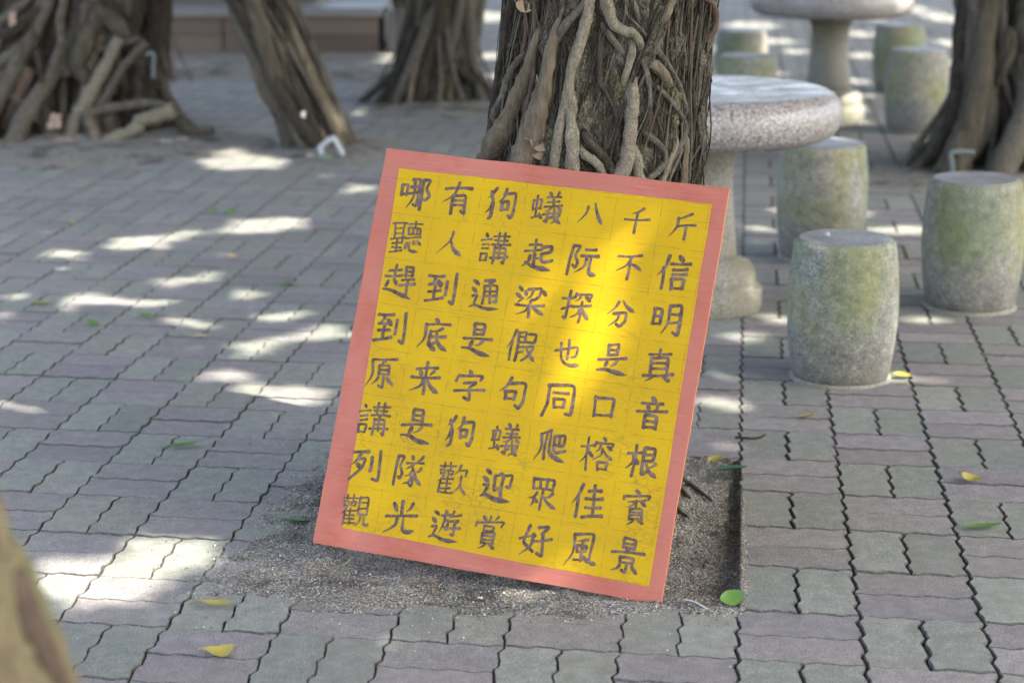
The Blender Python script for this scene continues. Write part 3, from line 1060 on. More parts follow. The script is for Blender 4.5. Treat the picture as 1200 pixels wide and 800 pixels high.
# smudges and flecks of old paint on the yellow field
mb = MB()
rf_ = random.Random(8)
for cx, cy, sx, sy, n in [(0.165, 0.625, 0.012, 0.010, 46), (0.197, 0.112, 0.006, 0.014, 40), (0.285, 0.150, 0.004, 0.012, 14), (0.668, 0.628, 0.004, 0.006, 12), (0.60, 0.33, 0.006, 0.004, 8), (0.39, 0.41, 0.25, 0.28, 60)]:
    for _ in range(n):
        x, y = cx + rf_.gauss(0, sx), -cy + rf_.gauss(0, sy)
        if not (0.06 < x < 0.72 and -0.82 < y < -0.045): continue
        a, L, w = rf_.uniform(0, 3.14), rf_.uniform(0.0008, 0.003), rf_.uniform(0.0004, 0.0009)
        ca, sa = math.cos(a), math.sin(a)
        z = 0.00075 + rf_.uniform(0, 0.0001)
        mb.add([(x - ca * L, y - sa * L, z), (x - sa * w, y + ca * w, z), (x + ca * L, y + sa * L, z), (x + sa * w, y - ca * w, z)], [(0, 3, 2, 1)])
tag(mb.build('paint_flecks', M['ink'], sign), kind='stuff')

# ------------------------------------------------------------------ main trunk
def trunk_axis(z):
    return Vector((0.105 + 0.105 * min(z, 1.6) / 1.15 + 0.05 * max(0, z - 1.6), 4.455 + 0.01 * z, z))


def trunk_rad(z):
    return 0.222 + 0.07 * math.exp(-max(z, 0) / 0.18) + 0.02 * math.exp(-((z - 0.75) / 0.2) ** 2) + (0.02 * (z - 1.15) if z < 1.6 else 0.009) - 0.035 * max(0, z - 1.8)


def trunk_surf(th, z):
    r = trunk_rad(z)
    r *= 1 + 0.045 * math.sin(3 * th + 1.2 * z) + 0.03 * math.sin(7 * th + 2.0 + 0.8 * z)
    return r


def trunk_hit(px, py, lift=0.0):
    d = ray(px, py)
    o = Vector((0, 0, CAM_H))
    t, best, bt = 3.6, 9, None
    while t < 5.2:
        q = o + d * t
        a = trunk_axis(q.z)
        dx, dy = q.x - a.x, q.y - a.y
        rr = math.hypot(dx, dy) - trunk_surf(math.atan2(dy, dx), q.z) - lift
        if rr < best: best, bt = rr, q.copy()
        if rr < 0: return q
        t += 0.004
    return bt


def trunk_mesh(axis, surf, z0, z1, nz, nt, amp, fscale, seed):
    V, Fc = [], []
    for i in range(nz + 1):
        z = z0 + (z1 - z0) * i / nz
        a = axis(z)
        for k in range(nt):
            th = 2 * math.pi * k / nt
            r = surf(th, z)
            d = Vector((math.cos(th), math.sin(th), 0))
            p = a + d * r
            nn = noise.fractal(Vector((p.x * fscale, p.y * fscale, p.z * fscale * 0.45 + seed)), 0.55, 2.1, 5)
            rd = 1 - abs(noise.noise(Vector((p.x * fscale * .6, p.y * fscale * .6, p.z * fscale * 0.12 + seed * 2))))
            q = a + d * (r + amp * nn + amp * 0.9 * (rd - 0.8))
            V.append((q.x, q.y, z if i else z0))
    for i in range(nz):
        for k in range(nt):
            k2 = (k + 1) % nt
            Fc.append((i * nt + k, i * nt + k2, (i + 1) * nt + k2, (i + 1) * nt + k))
    Fc.append(tuple(nz * nt + k for k in range(nt)))
    return V, Fc


crown_sites = []          # (tree object, x, y)


def limbs(tree, top, seed, n=4, r0=0.09, mat='bark_far', spread=1.9, zc=6.3):
    rnd = random.Random(seed)
    for i in range(n):
        a = 2 * math.pi * (i + rnd.random() * 0.6) / n
        e = top + Vector((math.cos(a) * spread, math.sin(a) * spread, zc - top.z))
        mid = top.lerp(e, 0.45) + Vector((0, 0, 0.25 + rnd.random() * 0.3))
        path = catmull([top - Vector((0, 0, 0.25)), top + Vector((math.cos(a) * .08, math.sin(a) * .08, 0.1)), mid, e], 6)
        V, Fc = tube(path, lambda t: r0 * (1 - 0.75 * t) + 0.012, 8)
        obj('limb', V, Fc, M[mat], tree)


main_tree = empty('banyan_tree', (0, 0, 0))
tag(main_tree, 'nearest banyan trunk wrapped in pale twisting aerial roots, behind the yellow sign', 'tree', 'banyan trees')
V, Fc = trunk_mesh(trunk_axis, trunk_surf, -0.06, 3.0, 300, 170, 0.016, 24, 2.0)
obj('trunk', V, Fc, M['bark'], main_tree)
limbs(main_tree, trunk_axis(2.95), 5, 5, 0.12, 'bark')
PXM = 1 / 520.0                                      # metres per photo pixel at the trunk
ROOTS = [
    ('root_pale', 6.5, 6.0, [(692, -12), (688, 18), (680, 50), (670, 80), (665, 110), (660, 132), (654, 160), (650, 190), (644, 225)]),
    ('root_pale', 6.0, 9.5, [(668, 100), (669, 120), (669, 142), (671, 165), (670, 200), (668, 232)]),
    ('root_pale', 5.5, 5.0, [(672, 172), (684, 180), (697, 190), (706, 204), (712, 225)]),
    ('root_dark', 4.5, 6.0, [(677, 148), (688, 164), (703, 180), (716, 198), (723, 222)]),
    ('root_grey', 2.2, 1.8, [(664, 181), (652, 188), (640, 200), (632, 215)]),
    ('root_pale', 7.0, 10.5, [(746, 86), (742, 104), (740, 130), (738, 156), (735, 180), (728, 205), (720, 235)]),
    ('root_pale', 6.0, 7.0, [(741, 160), (745, 182), (748, 205), (752, 235)]),
    ('root_pale', 8.0, 5.5, [(708, -8), (713, 12), (719, 27), (731, 36), (743, 41), (750, 52), (753, 68)]),
    ('root_pale', 4.5, 4.0, [(739, 42), (741, 56), (738, 72), (733, 90), (730, 110)]),
    ('root_grey', 4.0, 2.6, [(752, 62), (756, 80), (760, 98), (762, 124), (763, 155)]),
    ('root_grey', 3.6, 3.2, [(763, 50), (772, 62), (786, 82), (797, 104), (803, 130), (804, 150)]),
    ('bark_tan', 6.0, 7.5, [(756, 66), (768, 78), (780, 92), (788, 106)]),
    ('root_grey', 3.0, 3.6, [(761, 93), (774, 106), (793, 128), (803, 148), (799, 166), (786, 190), (772, 222)]),
    ('root_grey', 4.0, 3.8, [(749, 150), (761, 160), (774, 171), (779, 185), (771, 200), (756, 213), (748, 228)]),
    ('root_pale', 3.2, 4.0, [(797, 148), (792, 168), (782, 196), (772, 228)]),
    ('root_grey', 3.0, 3.2, [(805, 156), (797, 178), (784, 208), (778, 230)]),
    ('root_dark', 3.4, 2.6, [(701, 20), (703, 55), (702, 92), (712, 114), (722, 134), (724, 165), (722, 190)]),
    ('root_grey', 4.6, 4.2, [(702, 24), (714, 42), (726, 58), (735, 72)]),
    ('root_grey', 5.0, 3.6, [(690, -6), (676, 14), (660, 34), (648, 56), (642, 84), (632, 106), (624, 132), (611, 160), (597, 192), (588, 220)]),
    ('root_brown', 3.6, 2.6, [(628, -8), (627, 36), (626, 78), (620, 116), (611, 150), (602, 185)]),
    ('root_grey', 4.2, 4.8, [(624, 50), (607, 72), (596, 92), (590, 112), (580, 134), (573, 160)]),
    ('bark_tan', 3.0, 15.0, [(634, 10), (628, 50), (617, 86), (606, 116), (592, 148), (577, 176), (562, 206)]),
    ('bark_tan', 3.0, 17.0, [(656, 4), (648, 50), (640, 96), (630, 136), (618, 176), (606, 220)]),
    ('root_dark', 7.0, 5.0, [(604, -6), (595, 18), (591, 50), (585, 86), (580, 120), (577, 152)]),
    ('root_brown', 4.5, 4.5, [(820, -12), (832, 2), (838, 18), (836, 36), (829, 56)]),
    ('root_brown', 1.8, 1.5, [(811, -5), (809, 60), (806, 120), (808, 180), (806, 220)]),
    ('root_grey', 1.8, 1.6, [(733, -6), (734, 16), (745, 28), (756, 40), (764, 52)]),
    ('root_grey', 3.4, 2.8, [(739, -6), (746, 14), (752, 34)]),
    ('bark_tan', 8.0, 4.0, [(795, -20), (786, 4), (780, 20), (772, 36)]),
    ('root_dark', 3.0, 3.0, [(806, 60), (812, 110), (812, 150), (806, 190), (804, 230)]),
    ('bark_tan', 4.0, 6.0, [(806, 140), (804, 170), (801, 200), (798, 230)]),
    ('root_dark', 2.4, 2.0, [(772, 118), (770, 140), (776, 165), (772, 185)]),
    ('root_dark', 2.4, 2.4, [(660, 50), (652, 80), (648, 110), (640, 140), (636, 180)]),
    ('root_brown', 2.2, 2.0, [(610, -5), (617, 30), (612, 62), (600, 90), (590, 125)]),
    ('root_grey', 2.4, 2.4, [(790, 20), (776, 42), (766, 62), (762, 84)]),
    ('root_grey', 2.0, 2.0, [(815, 30), (800, 60), (790, 85)]),
]
for mt, ra, rb, pts in ROOTS:
    if pts[0][1] <= 0:                                 # goes on up the trunk beyond the picture
        (xa, ya), (xb, yb_) = pts[0], pts[1]
        sl = max(-0.35, min(0.35, (xa - xb) / (yb_ - ya)))
        pts = [(xa + sl * 190, ya - 230), (xa + sl * 90, ya - 95)] + pts
    lift = 0.0125 + 0.2 * max(ra, rb) * PXM
    P3 = []
    for (x, y) in pts:
        q = trunk_hit(x, y, min(lift, 0.02))
        P3.append(q)
    if pts[0][1] > 0:                                  # a root that starts on the trunk grows out of the bark
        a = trunk_axis(P3[0].z)
        P3[0] = a + (P3[0] - a) * 0.90
    # go on down to the soil behind the sign when the trace ends low
    if P3[-1].z < 0.76 and mt != 'root_dark':
        a = trunk_axis(0.0)
        d = Vector((P3[-1].x - trunk_axis(P3[-1].z).x, P3[-1].y - trunk_axis(P3[-1].z).y, 0)).normalized()
        for z in (0.5, 0.25, -0.02):
            P3.append(trunk_axis(z) + d * (trunk_rad(z) * 1.02) + Vector((0, 0, 0)))
    path = catmull(P3, 7)
    lo_end = pts[-1][1] < 190
    if lo_end:
        a = trunk_axis(P3[-1].z)
        P3[-1] = a + (P3[-1] - a) * 0.90
        path = catmull(P3, 7)

    def rad(t, ra=ra, rb=rb, up=pts[0][1] > 0, lo=lo_end):
        k = 1.0
        if up: k *= min(1.0, 0.45 + t * 4.0)
        if lo: k *= min(1.0, 0.40 + (1 - t) * 4.0)
        return (ra + (rb - ra) * min(1, t * 1.2)) * PXM * k
    V, Fc = tube(path, rad, 12, 0.34)
    obj('aerial_root', V, Fc, M[mt], main_tree)
mbs = {'root_dark': MB(), 'root_grey': MB(), 'root_brown': MB()}
rr = random.Random(4)
for i in range(330):
    th = rr.uniform(math.pi, 2 * math.pi)
    if rr.random() < 0.72: th = rr.choice([rr.uniform(3.1, 3.95), rr.uniform(3.1, 4.2), rr.uniform(3.2, 4.3), rr.uniform(5.25, 6.2)])
    z = rr.uniform(0.75, 1.7)
    ln = rr.uniform(0.25, 0.9)
    drift = rr.gauss(0, 0.55)
    ph = rr.uniform(0, 6.28)
    pts = []
    n = 7
    lift = rr.uniform(0.002, 0.014)
    for s in range(n):
        t = s / (n - 1)
        zz = z - ln * t
        if zz < 0.3: break
        tt = th + drift * t + 0.09 * math.sin(ph + 6 * t)
        r = trunk_surf(tt, zz) + lift + 0.006 * math.sin(ph * 2 + 7 * t)
        pts.append(trunk_axis(zz) + Vector((math.cos(tt), math.sin(tt), 0)) * r)
    if len(pts) < 3: continue
    V, Fc = tube(catmull(pts, 4), rr.choice([0.0007, 0.0010, 0.0014, 0.0018, 0.0026]), 5, 0, False)
    mbs[rr.choice(['root_dark', 'root_dark', 'root_dark', 'root_grey', 'root_grey', 'root_brown'])].add(V, Fc)
for k_, b_ in mbs.items():
    tag(b_.build('fine_roots', M[k_], main_tree), kind='stuff')
crown_sites.append((main_tree, 1.6, 3.4))


# dead leaves and a stem caught among the roots
def leaf_mesh(L, W, mat, curl=0.25, fold=0.25, seed=0, n=8):
    rnd = random.Random(seed)
    V, Fc = [], []
    bend = rnd.uniform(-0.1, 0.1)
    for i in range(n + 1):
        t = i / n
        w = W / 2 * (math.sin(math.pi * min(1, t * 0.92 + 0.04)) ** 0.75) * (1 - 0.25 * t)
        if i == n: w = 0.0003
        x = (t - 0.5) * L
        y = bend * L * math.sin(math.pi * t)
        z = curl * L * (2 * t - 1) ** 2 * 0.5
        V += [(x, y + w, z + fold * w), (x, y, z), (x, y - w, z + fold * w)]
    for i in range(n):
        for k in (0, 1):
            Fc.append((i * 3 + k, i * 3 + k + 1, i * 3 + 4 + k, i * 3 + 3 + k))
    st = tube(catmull([(-L / 2, 0, curl * L * .5), (-L * 0.62, 0.002, curl * L * .55), (-L * 0.75, 0.006, curl * L * .3)], 3), L * 0.012 + 0.0004, 5)
    b = len(V)
    V += [tuple(q) for q in st[0]]
    Fc += [tuple(i + b for i in f) for f in st[1]]
    return mesh_data('fallen_leaf', V, Fc, mat)


def leaf_at(px, py, Lpx, Wpx, ang, mat, label, z=0.004, curl=0.2, fold=0.25, seed=0, cat='leaf'):
    p = gnd(px, py, z)
    zc = p.y * math.cos(PITCH) + (CAM_H - z) * math.sin(PITCH)
    s = zc / FPX
    o = link('fallen_leaf', leaf_mesh(Lpx * s, Wpx * s, M[mat], curl, fold, seed), None, p)
    o.rotation_euler = (random.gauss(0, 0.12), random.gauss(0, 0.08), ang)
    tag(o, label, cat, 'fallen leaves')
    return o


q = trunk_hit(634, 168, 0.02)
o = link('dead_leaf', leaf_mesh(0.05, 0.034, M['leaf_brown'], 0.35, -0.3, 3), None, q)
o.rotation_euler = (R(65), R(8), R(8))
tag(o, 'curled pale brown dead leaf lodged among the trunk roots above the sign', 'leaf')
q = trunk_hit(633, 180, 0.016)
o = link('dead_leaf', leaf_mesh(0.034, 0.026, M['leaf_brown'], 0.3, -0.3, 8), None, q)
o.rotation_euler = (R(75), R(-10), R(10))
tag(o, 'small dark brown leaf below the pale one on the trunk roots', 'leaf')
q = trunk_hit(613, 9, 0.02)
o = link('dead_leaf', leaf_mesh(0.036, 0.03, M['leaf_tan'], 0.3, 0.2, 6), None, q)
o.rotation_euler = (R(70), R(30), 0)
tag(o, 'torn tan leaf caught at the top left of the nearest trunk', 'leaf')
V, Fc = tube(catmull([trunk_hit(629, 88, 0.018), trunk_hit(632, 115, 0.022), trunk_hit(634, 140, 0.02), trunk_hit(637, 160, 0.02)], 5), 0.0014, 6)
tag(obj('straw_stem', V, Fc, M['leaf_tan']), 'thin straw-coloured stem above the dead leaf on the trunk', 'twig')


# ------------------------------------------------------------------ other banyans
def banyan(label, base, top, r0, r1, flare, seed, nroots, mat='root_dark', rootmats=('root_grey', 'root_grey', 'bark_tan', 'bark_far', 'root_dark'), lobes=0.10, root_r=0.02, height=3.0, crown_at=None, skirt=0.25, nlimb=4, sub=(90, 60), fan=1.0):
    """base and top give the lean between the ground and z=1"""
    rnd = random.Random(seed)
    t = empty('banyan_tree', (0, 0, 0))
    tag(t, label, 'tree', 'banyan trees')
    lean = (top - base)
    p1, p2, p3 = [rnd.uniform(0, 6.28) for _ in range(3)]

    def axis(z):
        zz = max(z, -0.1)
        s = zz if zz < 1.6 else 1.6 + (zz - 1.6) * 0.6
        return Vector((base.x + lean.x * s, base.y + lean.y * s, z))

    def surf(th, z):
        r = r1 + (r0 - r1) * math.exp(-max(z, 0) / skirt) + flare * math.exp(-max(z, 0) / 0.10)
        tw = 1.3 * z
        return r * (1 + lobes * math.sin(3 * th + p1 + tw) + lobes * 0.8 * math.sin(5 * th + p2 + tw) + lobes * 0.5 * math.sin(11 * th + p3 + tw * 1.5))
    V, Fc = trunk_mesh(axis, surf, -0.05, height, sub[0], sub[1], 0.015, 9, seed)
    obj('trunk', V, Fc, M[mat], t)
    for i in range(nroots):
        th = rnd.uniform(0, 2 * math.pi) if rnd.random() < 0.35 else rnd.uniform(math.pi, 2 * math.pi)
        z0 = rnd.uniform(0.6, 2.0)
        dr = rnd.gauss(0, 0.85)
        ph = rnd.uniform(0, 6.28)
        rad = root_r * rnd.choice([0.3, 0.4, 0.5, 0.7, 1.0, 1.5])
        pts = []
        spread = rnd.uniform(0.0, 0.22) * fan if rnd.random() < 0.5 else 0.0
        for s in range(9):
            u = s / 8
            z = z0 * (1 - u) - 0.03 * u
            tt = th + dr * u + 0.17 * math.sin(ph + 7 * u)
            r = surf(tt, z) + rad * 0.6 + 0.014 + 0.020 * math.sin(ph + 9 * u) + spread * max(0, u - 0.72) * 3.0
            pts.append(axis(z) + Vector((math.cos(tt), math.sin(tt), 0)) * r)
        V, Fc = tube(catmull(pts, 4), lambda q, rad=rad: rad * (0.8 + 0.45 * q), 8, 0.25)
        obj('aerial_root', V, Fc, M[rnd.choice(rootmats)], t)
    if nlimb: limbs(t, axis(height - 0.05), seed, nlimb, r1 * 0.55, mat)
    a = axis(height)
    crown_sites.append((t, *(crown_at or (a.x, a.y))))
    return t


def lean_from(pb, pt):
    """trunk axis from its base pixel and the pixel of its axis at the photo's top edge; the axis keeps its base distance"""
    b = gnd(*pb)
    e = at_y(pt[0], pt[1], b.y)
    return b, b + (e - b) / e.z


b_, t_ = lean_from((377, 172), (306, 0))
leaner = banyan('slim banyan trunk leaning left, with a pale bracket at its foot', b_, t_, 0.095, 0.125, 0.008, 21, 44, root_r=0.022, lobes=0.12, fan=0.15, skirt=0.2, crown_at=(-0.8, 8.6))
b_, t_ = lean_from((505, 119), (527, 0))
banyan('banyan trunk with flared foot standing between the leaning trunk and the nearest one', b_, t_, 0.20, 0.145, 0.03, 33, 80, root_r=0.020, lobes=0.07, skirt=0.35, crown_at=(0.9, 11.0))
b_, t_ = lean_from((1172, 196), (1195, 0))
right_tree = banyan('dark banyan trunk at the right edge behind the stone stools', b_, t_, 0.25, 0.205, 0.03, 47, 60, root_r=0.036, rootmats=('root_grey', 'root_grey', 'root_dark', 'bark_far'), lobes=0.09, skirt=0.3, crown_at=(3.6, 8.4))
b_, t_ = lean_from((72, 150), (96, 0))
left_tree = banyan('massive banyan base at the left edge with thick tangled buttress roots', b_, t_, 0.48, 0.36, 0.05, 59, 40, root_r=0.04, lobes=0.12, skirt=0.5, crown_at=(-1.6, 9.0))
# thick roots traced from the photograph, standing a little in front of that trunk
LY = b_.y
LT = [
    ('root_grey', .030, .036, 0.42, [(62, -10), (48, 25), (30, 52), (0, 74), (-30, 100)]),
    ('root_grey', .022, .026, 0.46, [(76, -5), (70, 25), (72, 50), (64, 75), (50, 110), (58, 150), (60, 172)]),
    ('root_dark', .020, .016, 0.48, [(43, 58), (50, 90), (53, 125), (52, 165)]),
    ('bark_far', .055, .040, 0.42, [(120, 10), (100, 50), (92, 80), (108, 100), (95, 130), (70, 165)]),
    ('root_pale', .030, .036, 0.46, [(140, 45), (125, 75), (112, 100), (98, 125), (84, 160)]),
    ('root_grey', .026, .022, 0.50, [(98, 136), (120, 128), (145, 124), (172, 120), (200, 126), (216, 136)]),
    ('root_pale', .040, .030, 0.56, [(206, 128), (185, 136), (168, 140), (158, 152), (138, 160), (122, 172), (114, 184)]),
    ('root_grey', .030, .020, 0.40, [(205, 128), (214, 146), (232, 152), (252, 150)]),
    ('root_grey', .022, .020, 0.44, [(172, 50), (150, 72), (136, 92), (120, 120), (100, 150)]),
    ('root_dark', .024, .020, 0.40, [(160, 92), (164, 104), (162, 118), (150, 140)]),
    ('root_brown', .035, .030, 0.44, [(38, 80), (24, 110), (10, 140), (2, 172)]),
    ('root_grey', .030, .026, 0.40, [(100, 5), (98, 40), (84, 62), (78, 90)]),
    ('root_dark', .045, .040, 0.30, [(160, -5), (156, 30), (150, 60), (160, 90), (158, 130)]),
    ('root_grey', .020, .018, 0.40, [(112, 60), (140, 52), (165, 46)]),
]
for mt, ra, rb, fwd, pts in LT:
    P3 = [at_y(x, y, LY - fwd) for x, y in pts]
    P3 = [Vector((p.x, p.y - 0.10 * max(0, 0.5 - p.z), max(p.z, 0.0))) for p in P3]
    V, Fc = tube(catmull(P3, 6), lambda t, ra=ra, rb=rb: ra + (rb - ra) * t, 10, 0.3)
    obj('buttress_root', V, Fc, M[mt], left_tree)
b_, t_ = lean_from((186, 92), (183, 0))
banyan('thin straight trunk just behind the massive banyan base at left', b_, t_, 0.065, 0.06, 0.02, 61, 8, root_r=0.012, lobes=0.06, crown_at=(-3.2, 12.5), nlimb=2, sub=(60, 30))
b_, t_ = lean_from((474, 58), (474, 0))
banyan('far slender trunk left of the flared banyan, half sunlit', b_, t_, 0.07, 0.09, 0.03, 73, 9, root_r=0.02, lobes=0.08, crown_at=(0.2, 14.5), nlimb=2, sub=(60, 30))

# young leaning trunk close to the camera, lower left
yt = empty('young_tree', (0, 0, 0))
tag(yt, 'blurred mottled yellow-brown trunk leaning in at the lower left corner, nearest the camera', 'tree')
D0 = 1.75
edge = [at_y(-6, 545, D0), at_y(34, 660, D0), at_y(58, 728, D0), at_y(86, 800, D0)]
ax = (edge[-1] - edge[0]).normalized()
off = Vector((-0.078, 0.0, 0))
pts = [edge[0] - ax * 3.2 + off + Vector((0.25, 0.3, 0.3)), edge[0] - ax * 1.2 + off + Vector((0.02, 0.1, 0)), edge[0] + off, edge[1] + off * 1.02, edge[2] + off * 0.97, edge[3] + off * 1.0]
e = pts[-1]
pts += [e + ax * 0.35 + Vector((0.02, -0.02, 0)), Vector((e.x + ax.x * 0.6, D0 - 0.06, 0.2)), Vector((e.x + ax.x * 0.72, D0 - 0.08, -0.05))]
V, Fc = tube(catmull(pts, 14), lambda t: 0.060 + 0.030 * t + 0.02 * max(0, t - 0.9) * 10, 28, 0.10)
obj('trunk', V, Fc, M['trunk_yellow'], yt)
sv_ = [p + Vector((0.079, -0.02, 0)) for p in (edge[1], edge[2], edge[3], edge[3] + ax * 0.4)]
V, Fc = tube(catmull([q + off for q in [edge[1] + Vector((0.066, -.02, 0)), edge[2] + Vector((0.074, -.03, 0)), edge[3] + Vector((0.073, -.03, 0)), edge[3] + ax * 0.4 + Vector((0.07, -.03, 0))]], 8), 0.012, 8, 0.2)
obj('aerial_root', V, Fc, M['root_brown'], yt)
limbs(yt, pts[0] + Vector((0, 0, 0.0)), 91, 3, 0.05, 'bark_tan', 0.9, 6.3)
crown_sites.append((yt, 0.3, 1.2))

# ------------------------------------------------------------------ stone stools and tables
STOOL_H = 0.415


def stool_proto():
    t = empty('stone_stool')
    prof = []
    n = 22
    for i in range(n + 1):
        u = i / n
        z = 0.004 + u * (STOOL_H - 0.014)
        r = 0.134 + 0.026 * math.sin(math.pi * (0.05 + 0.86 * u)) ** 0.85 + 0.004 * u
        prof.append((r, z))
    rt = prof[-1][0]
    prof = [(prof[0][0] - 0.008, 0.0)] + prof + [(rt - 0.003, STOOL_H - 0.005), (rt - 0.009, STOOL_H - 0.001), (rt - 0.013, STOOL_H)]
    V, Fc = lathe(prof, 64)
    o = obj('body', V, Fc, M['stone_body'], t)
    flat_caps(o)
    V, Fc = lathe([(rt - 0.012, STOOL_H - 0.004), (rt - 0.0125, STOOL_H + 0.002), (rt - 0.015, STOOL_H + 0.0035)], 64)
    o = obj('seat_top', V, Fc, M['stone_top'], t)
    flat_caps(o)
    # mortar ring at the foot
    V, Fc = lathe([(0.150, -0.01), (0.149, 0.004), (0.138, 0.010), (0.128, 0.010)], 48, False, False)
    obj('mortar_ring', V, Fc, M['pedestal'], t)
    return t


def copy_tree(o, parent=None):
    c = o.copy()
    col.objects.link(c)
    c.parent = parent
    for ch in list(o.children): copy_tree(ch, c)
    return c


STOOLS = [
    (984, 441, 0.97, 'barrel-shaped granite stool nearest the camera, right of the sign', 0.3),
    (1136, 358, 1.02, 'barrel-shaped granite stool at the right edge in front of the dark trunk', 1.9),
    (960, 301, 1.02, 'barrel-shaped granite stool beside the near stone table, behind the nearest stool', 3.1),
    (1072, 154, 1.03, 'mossy barrel-shaped stool right of the far stone table, in front of another', 4.2),
    (1052, 108, 0.98, 'mossy barrel-shaped stool at far right of the far table, half hidden by a stool', 5.0),
    (873, 160, 1.0, 'green stool left of the far table, mostly hidden behind the near tabletop', 2.2),
    (868, 114, 0.95, 'farther green stool left of the far table, with a sunlit side', 0.9),
]
proto = stool_proto()
for i, (px, py, s, lab, rz) in enumerate(STOOLS):
    t = proto if i == 0 else copy_tree(proto)
    t.location = gnd(px, py)
    t.scale = (s, s, s)
    t.rotation_euler = (random.gauss(0, .008), random.gauss(0, .008), rz)
    tag(t, lab, 'stool', 'granite stools around the stone tables')


def table_proto():
    t = empty('stone_table')
    H = 0.72
    prof = [(0.0001, H - 0.156), (0.30, H - 0.156), (0.345, H - 0.154)]
    for i in range(11):
        a = -math.pi / 2 + math.pi * i / 10
        prof.append((0.362 + 0.083 * max(0.0, math.cos(a)) ** 0.75, H - 0.077 + 0.077 * math.sin(a)))
    prof += [(0.34, H + 0.0003), (0.20, H + 0.0005)]
    V, Fc = lathe(prof, 96, False, True)
    o = obj('tabletop', V, Fc, M['table_top'], t)
    flat_caps(o)
    V, Fc = lathe([(0.120, 0.14), (0.118, 0.20), (0.106, 0.32), (0.100, 0.42), (0.104, 0.50), (0.118, 0.53), (0.128, H - 0.157)], 56)
    o = obj('column', V, Fc, M['pedestal'], t)
    flat_caps(o)
    V, Fc = lathe([(0.204, 0.0), (0.206, 0.006), (0.206, 0.066), (0.200, 0.074), (0.182, 0.076), (0.186, 0.092), (0.184, 0.118), (0.168, 0.148), (0.140, 0.160), (0.132, 0.166), (0.122, 0.170)], 56)
    o = obj('base', V, Fc, M['pedestal'], t)
    flat_caps(o)
    return t


tp = table_proto()
tp.location = gnd(819, 358)
tag(tp, 'near round polished granite table, half hidden behind the nearest trunk', 'table', 'round stone tables')
t2 = copy_tree(tp)
t2.location = gnd(969, 139)
t2.rotation_euler.z = 1.3
tag(t2, 'far round granite table at the top of the picture with sunlit top', 'table', 'round stone tables')

# ------------------------------------------------------------------ stone platform, upper left
plat = empty('stone_platform', (0, 0, 0))
tag(plat, 'low reddish stone platform with grey coping behind the left trunks', 'platform')
py0 = gnd(330, 62).y
x_r, x_l = gnd(446, 60).x, -6.0
mb = MB()
mb.add(*box(x_l, x_r - 0.01, py0 + 0.02, py0 + 1.6, -0.02, 0.255))
mb.build('core', M['plinth'], plat, smooth=False)
nx = 9
wt = (x_r - x_l) / nx
for i in range(nx):
    for rowi, (za, zb) in enumerate(((0.0, 0.125), (0.129, 0.256))):
        v, f = box(x_l + wt * i + 0.007, x_l + wt * (i + 1) - 0.007, py0, py0 + 0.03, za, zb, 0.004)
        obj('facing_slab', v, f, M['plinth'], plat, smooth=False)
for i in range(5):
    w5 = (x_r + 0.03 - x_l) / 5
    v, f = box(x_l + w5 * i + 0.002, x_l + w5 * (i + 1) - 0.002, py0 - 0.03, py0 + 0.55, 0.258, 0.318, 0.012)
    obj('coping_slab', v, f, M['coping'], plat, smooth=False)
v, f = box(x_l, x_r - 0.5, py0 + 0.56, py0 + 1.6, 0.2, 0.62, 0.01)
obj('upper_step', v, f, M['plinth'], plat, smooth=False)
v, f = box(x_r + 0.05, x_r + 0.22, py0 + 0.1, py0 + 0.9, -0.02, 0.30, 0.015)
obj('end_block', v, f, M['coping'], plat, smooth=False)

